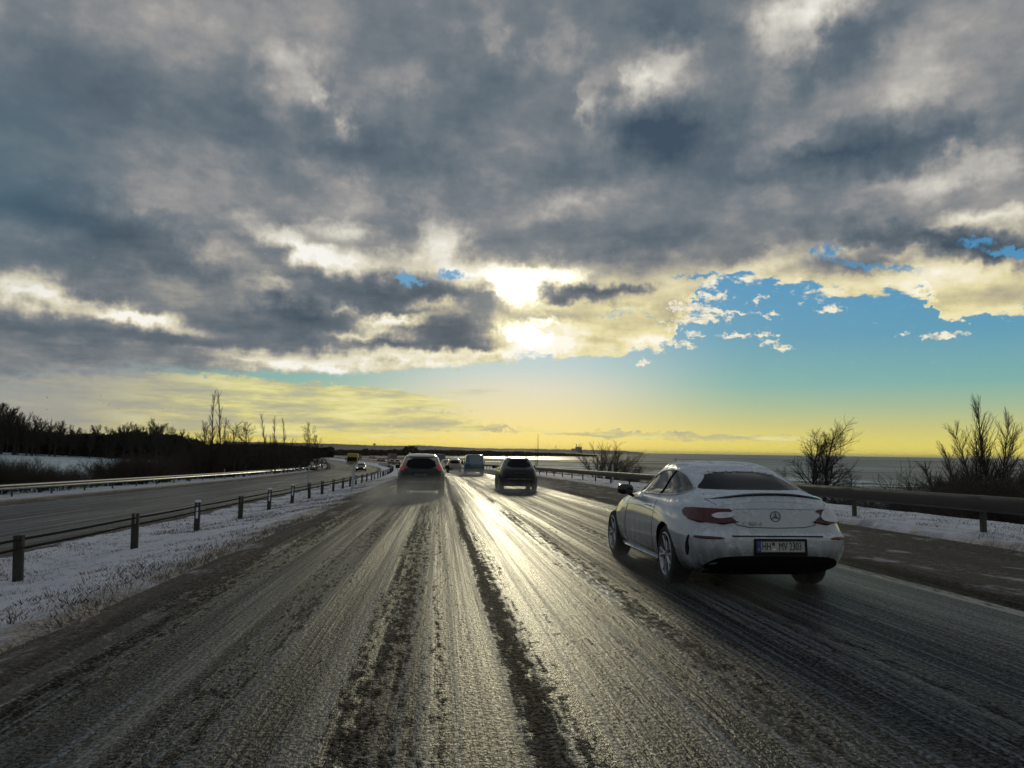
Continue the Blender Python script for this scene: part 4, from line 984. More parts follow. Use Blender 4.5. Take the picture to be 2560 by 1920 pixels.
LAMP_ON = mat('lit_headlight', (0.9, 0.9, 0.8), 0.2, emit=(1.0, 0.93, 0.75), es=1.2)
SUV_ROWS = [(.24,.16,4.28,.83,6,4.5),(.32,.06,4.36,.89,6,4.5),(.45,.0,4.42,.915,6,4.5),(.62,.0,4.43,.925,6,4.2),(.80,.03,4.38,.925,5.8,4),(.92,.05,4.22,.915,5.6,4),(1.0,.07,3.8,.90,5.4,4),(1.05,.085,3.35,.875,5.2,4),
            (1.10,.11,3.2,.845,5,3.8),(1.2,.17,3.05,.795,4.8,3.6),(1.3,.24,2.9,.745,4.6,3.5),(1.4,.32,2.75,.70,4.4,3.4),(1.48,.39,2.58,.665,4.2,3.2),(1.54,.43,2.42,.63,4,3),(1.58,.50,2.30,.58,3.6,3),(1.61,.62,2.18,.52,3.2,2.8),(1.635,.85,2.0,.42,2.8,2.6),(1.65,1.15,1.7,.22,2.4,2.4)]
def dirty(name, c, salt, top=None):
    """car paint under a film of road salt that grows towards the sills"""
    m = bpy.data.materials.new(name); m.use_nodes = True; t = m.node_tree; t.nodes.clear(); N = NT(t)
    p = N.n('ShaderNodeBsdfPrincipled'); o = N.n('ShaderNodeOutputMaterial'); N.link(p.outputs[0], o.inputs[0])
    P = N.n('ShaderNodeTexCoord').outputs['Object']; z = N.n('ShaderNodeSeparateXYZ', _0=P).outputs[2]
    f = N.m('MULTIPLY', N.mr(z, 1.1, 0.3, 0.05, 1.0), N.mr(N.noise(P, 3.0, 5.0, .6), .3, .7, .5, 1.1), clamp=True)
    cc = N.mix(f, (*c, 1), (*salt, 1))
    if top: cc = N.mix(N.mr(N.n('ShaderNodeSeparateXYZ', _0=N.n('ShaderNodeNewGeometry').outputs['Normal']).outputs[2], .50, .78, 0.0, 1.0), cc, (*top, 1))  # upward faces: frosty film, with the backlit roof sheen painted in pale
    N.link(cc, p.inputs['Base Color']); N.link(N.mr(f, 0, 1, .18, .8, False), p.inputs['Roughness'])
    N.link(N.mr(z, 0.7, 1.25, 0.05, 0.9), p.inputs['Coat Weight']); p.inputs['Coat Roughness'].default_value = .08; p.inputs['Specular IOR Level'].default_value = .3
    return m
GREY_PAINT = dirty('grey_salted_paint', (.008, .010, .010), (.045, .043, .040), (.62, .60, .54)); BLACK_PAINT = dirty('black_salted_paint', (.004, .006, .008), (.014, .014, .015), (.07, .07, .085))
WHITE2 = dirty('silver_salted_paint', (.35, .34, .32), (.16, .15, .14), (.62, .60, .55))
PLATE_D = mat('dirty_plate', (0.10, 0.105, 0.10), 0.7); 
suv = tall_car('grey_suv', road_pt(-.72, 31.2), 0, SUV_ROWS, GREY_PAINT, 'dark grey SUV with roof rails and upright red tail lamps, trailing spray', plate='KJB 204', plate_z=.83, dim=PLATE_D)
BS_ROWS = [(z, yr, yf, w * 1.0, nr, nf) for (z, yr, yf, w, nr, nf) in [(.24,.16,4.28,.82,5,4.5),(.32,.06,4.36,.88,5,4.5),(.45,.0,4.42,.91,5,4.5),(.66,.0,4.43,.92,5,4.2),(.84,.03,4.38,.91,4.8,4),(.96,.08,4.2,.89,4.6,4),(1.02,.12,3.8,.865,4.6,4),(1.07,.16,3.35,.83,4.5,4),
            (1.12,.22,3.2,.795,4.4,3.8),(1.2,.30,3.05,.76,4.2,3.6),(1.3,.42,2.9,.71,4.1,3.5),(1.4,.54,2.72,.66,4,3.4),(1.46,.60,2.55,.625,3.8,3.2),(1.51,.63,2.40,.58,3.6,3),(1.545,.72,2.28,.53,3.4,3),(1.57,.85,2.15,.46,3,2.8),(1.59,1.05,2.0,.36,2.8,2.6),(1.60,1.3,1.8,.18,2.4,2.4)]]
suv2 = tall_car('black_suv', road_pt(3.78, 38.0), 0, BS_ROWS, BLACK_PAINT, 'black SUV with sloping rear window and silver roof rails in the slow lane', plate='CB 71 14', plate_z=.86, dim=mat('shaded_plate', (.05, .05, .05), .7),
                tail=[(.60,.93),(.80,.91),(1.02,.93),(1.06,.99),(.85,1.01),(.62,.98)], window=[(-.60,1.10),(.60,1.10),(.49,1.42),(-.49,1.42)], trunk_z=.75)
far_cars = [(1139,97,0,'hatchback with white roof edge and red lamps beside the blue van',WHITE2),
            (1116,150,0,'pale car with light roof outline, seen between the grey SUV and the van',WHITE2)]
ACAR = [(z, yr, yf, w * .96, nr, nf) for (z, yr, yf, w, nr, nf) in SUV_ROWS]
proto = None
def heading(s): return math.atan2(-float(xc(s + 2) - xc(s - 2)), 4.0)
def ground_at(px, Y):
    p = at(px, 1150, Y); l = p.x - float(xc(Y)); return road_pt(l, Y)
G_FAR = 'cars far ahead in the bend'
lbls = [(1137,97,'salt-grey hatchback with red lamps close beside the blue van'),
        (1116,150,'pale car seen through the gap between the grey SUV and the van'),
        (994,250,'car in the bend, just before the grey lorry, right one of a pair'),
        (980,268,'car in the bend, just before the grey lorry, left one of a pair'),
        (958,350,'distant car farther round the bend, beyond the pair, right one'),
        (950,366,'distant car farther round the bend, beyond the pair, left one'),
        (935,430,'farthest small car on the bend but one, near the yellow sign'),
        (928,446,'farthest small car on the bend, near the yellow sign')]
for px, Y, lb in lbls:
    if proto is None:
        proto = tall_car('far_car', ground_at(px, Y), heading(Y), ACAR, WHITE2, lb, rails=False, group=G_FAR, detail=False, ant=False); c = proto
    else:
        c = copy_tree(proto); c.location = ground_at(px, Y); c.rotation_euler = (R(-.5), 0, heading(Y)); c['label'] = lb

# --- blue-grey panel van
def van():
    e = empty('panel_van', road_pt(3.62, 80)); e.rotation_euler = (R(-.77), 0, 0)
    VP = dirty('pale_blue_van_paint', (.07, .16, .27), (.04, .06, .08))
    S = Shell([(.34,.03,5.4,.93,10,6),(.5,.0,5.5,.98,11,6),(.9,.0,5.45,.99,11,6),(1.1,.0,5.0,.985,11,6),(1.3,.01,4.7,.97,10,6),(1.6,.02,4.4,.93,10,6),(1.85,.03,4.2,.88,9,6),(1.97,.04,4.1,.84,8,5),(2.02,.08,4.0,.74,6,5),(2.05,.3,3.8,.5,4,4)])
    vs, fs = S.skin(30, 120); body = meshobj('body', vs, fs, VP, e, True)
    cut_arches(body, [(1.1, .34), (4.5, .34)], .39, .62, BLACK)
    f = lambda a, b: S.rear(a, b)
    for sg in (-1, 1):
        patch(MB(), [(sg * .02,.50),(sg * .86,.50),(sg * .84,1.2),(sg * .79,1.90),(sg * .02,1.93)], f, .012, .02, 4).build('rear_door', VP, e, True)
        patch(MB(), [(sg * .88,.60),(sg * .96,.60),(sg * .95,1.15),(sg * .88,1.15)], lambda s, z: S.wrap(s, z), .012, .02, 3).build('tail_lamp', RED, e, True)
        mi = empty('wing_mirror', (sg * .97, 4.2, 1.15)); mi.parent = e; MB().box((sg * .16, 0, .12), (.22, .12, .34), tx=.85, bev=.03).build('mirror_housing', BLACK, mi, True)
        MB().tube([(0, 0, 0), (sg * .1, 0, 0)], .02, 6).build('mirror_foot', BLACK, mi)
        patch(MB(), [(3.7,1.15),(4.35,1.15),(4.1,1.65),(3.7,1.68)], lambda y, z: S.side(y, z, sg), .005, .02, 4).build('side_window', GLASS, e, True)
        for z in (.8, 1.7): MB().box((sg * .84, -.02, z), (.08, .03, .05), bev=.005).build('door_hinge', BLACK, e)
    MB().box((-.62, -.022, .98), (.44, .014, .09), bev=.01).build('lettering_panel', BLACK, e)
    MB().box((-.50, -.022, 1.14), (.30, .012, .04), bev=.01).build('name_strip', BLACK, e)
    MB().box((.14, -.03, 1.0), (.14, .03, .05), bev=.01).build('door_handle', BLACK, e)
    MB().box((0, -.02, .42), (1.90, .14, .22), bev=.05).build('rear_bumper', BLACK, e, True)
    number_plate(e, (-.35, -.03, .66), .5, .11, 'MA 57 380', 0, dim=PLATE_D)
    patch(MB(), [(-.7,1.2),(.7,1.2),(.62,1.8),(-.62,1.8)], lambda a, b: S.front(a, b), .005, .02, 4).build('windscreen', GLASS, e, True)
    for y in (1.1, 4.5):
        for sg in (-1, 1): make_wheel(e, sg * .85, y, .34, .22, sg, .21, False, True)
    return tag(e, 'pale blue panel van with closed double rear doors and black bumper', 'van')
van()

# --- oncoming lorry and dark saloon, lorries ahead, yellow road sign
def lorry(name, loc, rz, cabc, boxc, label, facing_us, h=3.6, L=10.0, dark=False):
    e = empty(name, loc, rz); s = 1
    CP = mat('lorry_paint_' + name, cabc, .4, var=.15); BP = mat('lorry_box_' + name, boxc, .6, var=.12)
    MB().box((0, 2.9 + L / 2, 1.0 + (h - 1.0) / 2), (2.5, L, h - 1.0), bev=.03).build('cargo_box', BP, e)
    MB().box((0, 2.9 + L / 2, .85), (1.0, L + .8, .25)).build('chassis', BLACK, e)
    cab = MB().box((0, 1.15, .95), (2.45, 2.2, 1.0), bev=.12).box((0, 1.2, 2.15), (2.42, 2.1, 1.42), tx=.94, ty=.9, bev=.12)
    cab.build('cab', CP, e)
    MB().box((0, 1.5, 3.1), (2.1, 1.5, .5), tx=.9, ty=.6, bev=.1).build('roof_deflector', CP, e)
    MB().box((0, .10, 2.15), (2.14, .10, .92), tx=.95, bev=.04).build('windscreen', GLASS, e)
    MB().box((0, .10, 2.72), (2.2, .35, .16), bev=.03).build('sun_visor', mat('yellow_visor', (.42, .27, .01), .5), e)
    MB().box((0, .03, 1.1), (1.7, .06, .55)).build('grille', BLACK, e); MB().box((0, .02, .48), (2.4, .2, .34), bev=.06).build('front_bumper', CP, e)
    for sg in (-1, 1):
        hl = MB().box((sg * .95, .0, .62), (.34, .06, .18), bev=.04).build('headlight', LAMP_ON, e)
        mi = empty('wing_mirror', (sg * 1.25, .25, 2.2)); mi.parent = e; MB().box((sg * .16, 0, .0), (.22, .10, .62), bev=.03).build('mirror_housing', BLACK, mi); MB().tube([(0, .1, .25), (sg * .16, 0, .25)], .02, 6).build('mirror_arm', BLACK, mi)
        for y in (1.2, 2.9 + L - 3.2, 2.9 + L - 1.9): make_wheel(e, sg * 1.08, y, .5, .3, sg, .28, False, True)
    return tag(e, label, 'lorry')
p = at(880, 1160, 183); l1 = p.x - float(xc(183))
lor = lorry('oncoming_lorry', road_pt(l1, 183), heading(183), (.30, .22, .02), (.32, .36, .40), 'oncoming lorry with yellow cab and lit headlights by the dark bushes', True, h=3.4)
def rear_lorry(name, px, Y, label, c):
    e = empty(name, ground_at(px, Y), heading(Y)); BP = mat('paint_' + name, c, .6, var=.12)
    MB().box((0, 4.0, 2.15), (2.5, 8.0, 2.5), bev=.03).build('cargo_box', BP, e); MB().box((0, -.012, 2.15), (.05, .03, 2.3)).build('door_gap', SEAM, e)
    MB().box((0, 4.5, .8), (1.0, 9, .2)).build('chassis', BLACK, e); MB().box((0, .02, .62), (2.3, .12, .16)).build('under_run_bar', BLACK, e)
    MB().box((0, 9.3, 1.7), (2.4, 1.9, 2.5), tx=.92, ty=.85, bev=.1).build('cab', BP, e)
    for sg in (-1, 1):
        MB().box((sg * .95, -.01, .78), (.4, .06, .14)).build('tail_lamp', RED, e)
        for y in (1.6, 2.8, 9.2): make_wheel(e, sg * 1.08, y, .5, .3, sg, .28, False, True)
    return tag(e, label, 'lorry')
rear_lorry('box_lorry', 984, 300, 'grey box lorry going away, behind the pair of cars in the bend', (.13, .14, .15))
rear_lorry('distant_lorry', 1105, 285, 'blue-grey lorry half hidden behind the roof of the grey SUV', (.10, .13, .16))
SAL_ROWS = [(.20,.16,4.55,.80,5,4.5),(.30,.05,4.66,.87,5,4.5),(.45,.0,4.72,.90,5,4.5),(.62,.0,4.72,.905,5,4.2),(.75,.04,4.6,.90,4.8,4),(.85,.07,4.3,.88,4.6,4),(.92,.09,3.9,.85,4.5,4),(.98,.14,3.4,.80,4.4,3.8),(1.03,.5,3.25,.76,4.2,3.6),
            (1.1,.8,3.1,.72,4.1,3.5),(1.2,1.05,2.9,.67,4,3.4),(1.3,1.3,2.7,.62,3.8,3.2),(1.37,1.55,2.5,.56,3.4,3),(1.41,1.8,2.3,.44,3,2.8),(1.43,1.95,2.1,.24,2.4,2.4)]
p = at(906, 1165, 150); l2 = p.x - float(xc(150))
def saloon():
    e = empty('oncoming_saloon', road_pt(l2, 146), math.pi + heading(146)); 
    S = Shell(SAL_ROWS); vs, fs = S.skin(30, 100); body = meshobj('body', vs, fs, mat('bottle_black_paint', (.012, .018, .016), .2, coat=.5), e, True)
    cut_arches(body, [(1.0, .32), (3.8, .32)], .35, .6, BLACK)
    patch(MB(), [(-.66,1.0),(.66,1.0),(.52,1.33),(-.52,1.33)], lambda a, b: S.front(a, b), .005, .02, 5).build('windscreen', GLASS, e, True)
    MB().box((0, 4.70, .60), (.62, .05, .16), bev=.03).build('grille', BLACK, e); number_plate(e, (0, 4.74, .40), .52, .11, 'DN 48 216', 0, facing=1, dim=PLATE_D)
    for sg in (-1, 1):
        hl = empty('headlight'); hl.parent = e
        patch(MB(), soften([(sg * a, b) for a, b in [(.42,.60),(.85,.60),(.95,.68),(.50,.70)]], 1), lambda s, z: S.wrap(s, z, True), .012, .02, 4).build('lamp_lens', LAMP_ON, hl, True)
        patch(MB(), soften([(2.9,.99),(2.4,1.30),(1.6,1.33),(1.0,1.10),(1.1,1.0)], 1), lambda y, z: S.side(y, z, sg), .005, .02, 4).build('side_window', GLASS, e, True)
        mi = empty('wing_mirror', (sg * .82, 2.9, 1.0)); mi.parent = e; MB().box((sg * .12, 0, .03), (.2, .1, .14), bev=.03).build('mirror_housing', BLACK, mi); MB().tube([(0, 0, 0), (sg * .08, 0, 0)], .02, 6).build('mirror_foot', BLACK, mi)
        for y in (1.0, 3.8): make_wheel(e, sg * .78, y, .32, .22, sg, .22, False, True)
    return tag(e, 'dark oncoming saloon car with lit headlights beside the yellow lorry', 'car')
sal = saloon()

# ------------------------------------------------------------------ barriers and marker posts
STEEL = mat('galvanised_steel', (.20, .205, .20), .42, metal=.7, var=.25, vscale=2.5)
DULL = mat('weathered_steel', (.042, .040, .034), .6, metal=.2, var=.3, vscale=3)
POSTM = mat('dark_wood_post', (.035, .033, .03), .8, var=.4, vscale=9, bump=.6, bscale=30)
CABLE = mat('steel_cable', (.03, .029, .027), .95, spec=.0)
def cable_barrier():
    e = empty('cable_barrier', road_pt(-5.7, 0)); o = e.location
    rnd = random.Random(3); proto_ = {}
    def post_mesh(kind):
        w, d, h = .128, .075, .73
        m = MB(); m.box((0, 0, h * .36 - .1), (w, d, h * .72 + .2), bev=.012)
        for sx in (-1, 1): m.box((sx * w * .31, 0, h * .86), (w * .38, d, h * .28), bev=.008)
        p = m.build('post', POSTM, e)
        if kind == 1:
            c = MB().lathe([(.73, .0), (.73, .07), (.745, .078), (.765, .070), (.782, .045), (.79, .0)], 'Z', (0, 0, 0), 16).build('snow_cap', SNOW_CAP, p, True)
            MB().box((0, -.042, .50), (.05, .012, .30), bev=.004).build('frost_strip', SNOW_CAP, p)
        return p
    A, B = post_mesh(0), post_mesh(1)
    first = {0: A, 1: B}; used = {0: False, 1: False}
    ss = [11.72 + 4.06 * i for i in range(-1, 60)]
    for i, s in enumerate(ss):
        k = 1 if i in (3, 5, 6) or (i > 7 and rnd.random() < .3) else 0
        if not used[k]: p = first[k]; used[k] = True
        else: p = copy_tree(first[k], e)
        g = road_pt(-5.7 + rnd.uniform(-.03, .03), s) - o
        p.location = g + Vector((0, 0, rnd.uniform(-.04, .02))); p.rotation_euler = (rnd.uniform(-.03, .03), rnd.uniform(-.05, .05), heading(s) + rnd.uniform(-.12, .12))
    for dx, h, rr in ((0, .635, .019), (.055, .52, .010), (-.055, .495, .010)):
        m = MB(); pts = []
        for s0, s1 in zip(ss, ss[1:]):
            for t in np.linspace(0, 1, 5)[:-1]:
                s = s0 + (s1 - s0) * t; pts.append(road_pt(-5.7 + dx, s, h - .010 * math.sin(math.pi * t)) - o)
        m.tube(pts, rr, 5); m.build('cable', CABLE, e)
    return tag(e, 'low cable barrier on short dark posts along the snowy median', 'barrier')
cable_barrier()
def profile_sweep(prof, l, ss, o, closed=False):
    vs = []; k = len(prof)
    for s in ss:
        a = heading(s); b = road_pt(l, s) - o
        for (u, h) in prof: vs.append((b.x + u * math.cos(a), b.y + u * math.sin(a), b.z + h))
    n = len(ss)
    return vs, [(i * k + j, i * k + (j + 1) % k, (i + 1) * k + (j + 1) % k, (i + 1) * k + j) for i in range(n - 1) for j in range(k if closed else k - 1)]
def guard_rail(name, l, side, s0, s1, step, m, label, prof, postw=.11):
    """side = +1 when the rail faces the road on its left"""
    e = empty(name, road_pt(l, s0)); o = e.location.copy()
    ss = np.unique(np.concatenate([np.arange(s0, 120, 1.2), np.arange(120, s1, 5.0)]))
    vs, fs = profile_sweep([(u * side, h) for u, h in prof], l, ss, o, True)
    b = MB(); b.add(vs, fs); b.build('rail', m, e, True)
    po = None; rnd = random.Random(7); n = 0
    s = s0 + step * .5
    while s < s1 and n < 95:
        if po is None:
            q = MB().box((side * .13, 0, .28), (postw * .7, postw, .96), bev=.006); po = q.build('post', DULL, e); p = po
            MB().box((side * .045, 0, .58), (.10, .06, .14)).build('bracket', DULL, po)
        else: p = copy_tree(po, e)
        p.location = road_pt(l, s) - o; p.rotation_euler = (0, rnd.uniform(-.02, .02), heading(s)); s += step; n += 1
    jt = None; s = s0 + step * .5; n = 0
    while s < min(s1, 140):
        if jt is None:
            v2, f2 = profile_sweep([(u * 1.0 * side - side * .006, h) for u, h in prof[:len(prof) // 2]], l, [s - .17, s + .17], road_pt(l, s)); jt = MB().add(v2, f2).build('splice', m, e, True)
            for hh in (prof[1][1], prof[4][1]): MB().lathe([(-.012, .0), (-.012, .016), (0, .018)], 'X', (-side * .05, 0, hh), 8).build('bolt', DULL, jt)
            p = jt
        else: p = copy_tree(jt, e)
        p.location = road_pt(l, s) - o; p.rotation_euler = (0, 0, heading(s)); s += step * 1
    return tag(e, label, 'guard rail')
# rounded beam facing the road (first half of the outline is the road face)
PR = [(.02,.455),(-.03,.468),(-.062,.50),(-.068,.55),(-.066,.62),(-.060,.68),(-.030,.735),(.02,.765),(.045,.762),(-.005,.72),(-.035,.67),(-.040,.60),(-.040,.53),(-.02,.49),(.02,.47)]
PW = [(.0,.44),(-.06,.47),(-.075,.52),(-.05,.56),(-.01,.595),(-.05,.63),(-.075,.67),(-.06,.72),(.0,.75),(.004,.75),(-.054,.715),(-.07,.67),(-.046,.63),(-.005,.595),(-.046,.56),(-.07,.52),(-.054,.475),(.004,.44)]
guard_rail('guard_rail', 10.25, 1, -2.2, 330, 4.8, DULL, 'thick rounded guard rail along the seaward verge behind the white coupe', PR)
guard_rail('guard_rail', -23.5, -1, 8, 420, 4.6, STEEL, 'double-ridged guard rail beyond the oncoming lanes, gleaming in low sun', PW)
MARK_M = mat('marker_post_white', (.36, .40, .44), .6, var=.2, vscale=6)
def marker(l, s, h, label, tilt=0.03, w=.10):
    e = empty('marker_post', road_pt(l, s)); e.rotation_euler = (0, tilt, heading(s))
    MB().box((0, 0, h / 2 - .1), (w, .05, h + .2), bev=.012).build('shaft', MARK_M, e)
    MB().box((0, 0, h + .03), (w * .92, .045, .07), tx=.35, bev=.010).build('slanted_tip', MARK_M, e)
    MB().box((0, -.028, h * .86), (w * .5, .008, .13), bev=.004).build('reflector', RIMM, e)
    return tag(e, label, 'marker post', 'roadside marker posts')
marker(-4.3, 40.5, 1.36, 'tall pale marker post on the median, nearer the lorry and dark saloon', .045)
marker(-8.15, 51.0, 1.45, 'tall pale marker post at the oncoming road edge, left of the other tall one', .05)
marker(11.0, 50.5, 1.15, 'pale blue marker post behind the seaward rail, before the wide bush', -.02, .11)
marker(-24.4, 96, 1.05, 'small marker post behind the far rail, left one of two', .0, .08)
marker(-24.4, 136, 1.15, 'small marker post behind the far rail, right one of two', .02, .08)
marker(-5.0, 128, 1.25, 'thin marker post by the cable barrier where the road bends', .02, .08)
# yellow board near the bend
sg = empty('road_sign', ground_at(899, 300)); sg.rotation_euler = (0, 0, .1)
MB().box((0, 0, 2.7), (1.5, .05, 1.5), bev=.01).build('sign_board', mat('yellow_board', (.30, .18, .03), .5), sg)
for x in (-.5, .5): MB().tube([(x, .05, -.3), (x, .05, 3.3)], .05, 8).build('sign_post', STEEL, sg)
tag(sg, 'yellow-brown board on two posts beside the bend, right of the lorry', 'road sign')

# ------------------------------------------------------------------ bare trees and scrub
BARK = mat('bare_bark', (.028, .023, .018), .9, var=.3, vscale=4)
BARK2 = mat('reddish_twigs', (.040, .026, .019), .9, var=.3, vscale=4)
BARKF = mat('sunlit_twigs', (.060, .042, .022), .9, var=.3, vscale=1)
def branch_set(rnd, style):
    """polylines (points, radii) of a bare tree one unit tall, trunk first"""
    out = []
    def grow(p, d, L, r, lvl, maxl):
        n = 5 if lvl < 2 else 3
        pts = [p]; rs = [r]; q = Vector(p); dd = Vector(d)
        for i in range(n):
            dd = (dd + Vector((rnd.gauss(0, style['wig']), rnd.gauss(0, style['wig']), style['up'] * (.5 if lvl == 0 else 1)))).normalized()
            q = q + dd * (L / n); pts.append(q.copy()); rs.append(r * (1 - .78 * (i + 1) / n))
        out.append((lvl, pts, rs))
        if lvl >= maxl: return
        k = style['n'][lvl]
        for i in range(k):
            t = style['t0'][lvl] + (1 - style['t0'][lvl]) * (i + rnd.random()) / k
            j = min(int(t * n), n - 1); f = t * n - j
            b = pts[j].lerp(pts[j + 1], f); ax = (pts[j + 1] - pts[j]).normalized()
            ang = R(rnd.uniform(*style['ang'])); az_ = rnd.uniform(0, 2 * math.pi)
            u = ax.cross(Vector((0, 0, 1)));
            if u.length < .05: u = ax.cross(Vector((1, 0, 0)))
            u.normalize(); v = ax.cross(u)
            nd = (ax * math.cos(ang) + (u * math.cos(az_) + v * math.sin(az_)) * math.sin(ang)).normalized()
            ln = L * style['len'][lvl] * (1.15 - style['tap'] * t) * rnd.uniform(.75, 1.2)
            grow(b, nd, ln, max(rs[j] * .55, style['rmin']), lvl + 1, maxl)
    for (p, d, L, r) in style['stems'](rnd): grow(Vector(p), Vector(d).normalized(), L, r, 0, style['levels'])
    return out
def tubes_mesh(name, brs, m, parent, k):
    V = []; F = []; base = 0; ks = {}
    for (lvl, pts, rs) in brs:
        kk = max(3, k - lvl * 2); ang = np.arange(kk) * 2 * np.pi / kk
        P = np.array([tuple(p) for p in pts]); d = np.gradient(P, axis=0); d /= np.linalg.norm(d, axis=1)[:, None] + 1e-9
        ref = np.array([0, 0, 1.0]) if abs(d[:, 2]).mean() < .9 else np.array([1.0, 0, 0])
        a = np.cross(d, ref); a /= np.linalg.norm(a, axis=1)[:, None] + 1e-9; b = np.cross(a, d)
        ring = P[:, None, :] + (a[:, None, :] * np.cos(ang)[None, :, None] + b[:, None, :] * np.sin(ang)[None, :, None]) * np.array(rs)[:, None, None]
        V.append(ring.reshape(-1, 3)); n = len(P)
        i = np.arange(n - 1)[:, None] * kk + np.arange(kk)[None, :]; j = np.arange(n - 1)[:, None] * kk + (np.arange(kk)[None, :] + 1) % kk
        F.append(np.stack([i, j, j + kk, i + kk], -1).reshape(-1, 4) + base); base += n * kk
    return meshobj(name, np.concatenate(V), np.concatenate(F), m, parent, False)
def stems_single(rnd): return [((0, 0, -.03), (rnd.gauss(0, .03), rnd.gauss(0, .03), 1), .86, .015)]
def stems_thin(rnd): return [((0, 0, -.03), (rnd.gauss(0, .03), rnd.gauss(0, .03), 1), .95, .0065), ((.05, .02, -.02), (.08, .03, 1), .6, .004)]
def stems_twin(rnd): return [((-.02, 0, -.03), (-.13, .02, 1), .86, .019), ((.05, 0, -.03), (.03, -.02, 1), .93, .021)]
def stems_tall(rnd): return [((0, 0, -.03), (-.01, 0, 1), .98, .015), ((.10, 0, -.02), (.10, .03, 1), .80, .010), ((-.12, .05, -.02), (-.16, .0, 1), .78, .010), ((-.2, 0, -.02), (-.24, .05, 1), .62, .007), ((.22, 0, -.02), (.20, .05, 1), .60, .007)]
def stems_bush(rnd):
    k = 18; return [((rnd.uniform(-.25, .25), rnd.uniform(-.25, .25), -.03), (rnd.gauss(0, .5), rnd.gauss(0, .5), 1), rnd.uniform(.6, .9), .010) for _ in range(k)]
def stems_low(rnd):
    k = 16; return [((rnd.uniform(-.7, .7), rnd.uniform(-.5, .5), -.03), (rnd.gauss(0, .55), rnd.gauss(0, .5), 1), rnd.uniform(.45, .95), .010) for _ in range(k)]
def stems_fan(rnd): return [((rnd.uniform(-.2, .2), rnd.uniform(-.2, .2), -.03), (rnd.gauss(0, .52), rnd.gauss(0, .4), 1), rnd.uniform(.55, .85), .008) for _ in range(26)]
def stems_birch(rnd): return [((0, 0, -.03), (.02, 0, 1), .98, .010)] + [((x * .6, rnd.uniform(-.05, .05), -.03), (x * 1.0, rnd.gauss(0, .08), 1), l, .006) for x, l in ((-.12, .80), (-.2, .74), (-.3, .66), (-.42, .56), (-.55, .46), (.14, .78), (.24, .68), (.36, .56), (.5, .44), (-.05, .72), (.07, .86))]
ST = {
 'birch': dict(stems=stems_birch, levels=2, n=[58, 12], t0=[.10, .08], len=[.25, .42], ang=(16, 42), wig=.045, up=.09, tap=.62, rmin=.0011),
 'fan': dict(stems=stems_fan, levels=2, n=[18, 9], t0=[.2, .12], len=[.34, .42], ang=(16, 42), wig=.09, up=.03, tap=.5, rmin=.0012),
 'round': dict(stems=stems_twin, levels=3, n=[22, 12, 8], t0=[.26, .12, .12], len=[.40, .48, .46], ang=(28, 56), wig=.08, up=.06, tap=.48, rmin=.0011),
 'field': dict(stems=stems_single, levels=3, n=[15, 8, 6], t0=[.22, .2, .2], len=[.42, .50, .50], ang=(28, 55), wig=.07, up=.06, tap=.50, rmin=.0018),
 'tall': dict(stems=stems_tall, levels=3, n=[34, 11, 6], t0=[.12, .12, .12], len=[.30, .40, .42], ang=(18, 38), wig=.05, up=.09, tap=.70, rmin=.0010),
 'thin': dict(stems=stems_thin, levels=2, n=[44, 8], t0=[.18, .15], len=[.17, .45], ang=(16, 36), wig=.03, up=.10, tap=.80, rmin=.0009),
 'bush': dict(stems=stems_bush, levels=2, n=[12, 8], t0=[.18, .15], len=[.44, .46], ang=(18, 48), wig=.10, up=.02, tap=.45, rmin=.0017),
 'scrub': dict(stems=stems_low, levels=2, n=[10, 7], t0=[.15, .1], len=[.48, .55], ang=(22, 60), wig=.12, up=.02, tap=.35, rmin=.0030),
}
TREES = {}
def tree_proto(style, seed, m, thick=1.0):
    key = (style, seed, m.name, thick)
    if key in TREES: return TREES[key]
    rnd = random.Random(seed); br = branch_set(rnd, ST[style]); zm = max(p.z for b in br for p in b[1]); br = [(l, [p / zm for p in ps_], [r / zm for r in rr]) for l, ps_, rr in br]
    if thick != 1.0: br = [(l, p, [r * thick for r in rs]) for l, p, rs in br]
    TREES[key] = [br, m, None]
    return TREES[key]
def place_tree(style, seed, px=None, Y=None, h=1, X=None, label='', name=None, cat='tree', group=None, wide=1.0, m=None, thick=1.0, rz=None, sink=0.0):
    pr = tree_proto(style, seed, m or BARK, thick)
    if X is None: X = at(px, 1140, Y).x
    z = float(land(X, Y)) - sink
    kname = name or ('shrub' if style in ('bush', 'scrub', 'fan') else 'bare_tree')
    if pr[2] is None:
        e = empty(kname); trunk = [b for b in pr[0] if b[0] == 0]; crown = [b for b in pr[0] if b[0] > 0]
        tubes_mesh('stems' if kname == 'shrub' else 'trunk', trunk, pr[1], e, 8); tubes_mesh('twigs' if kname == 'shrub' else 'crown', crown, pr[1], e, 7)
        pr[2] = e
    else: e = copy_tree(pr[2]); e.name = kname
    for k in ('group',):
        if k in e: del e[k]
    e.location = (X, Y, z); e.scale = (h * wide, h * wide, h); e.rotation_euler = (0, 0, rz if rz is not None else random.uniform(0, 6.28))
    return tag(e, label, cat, group)
random.seed(11)
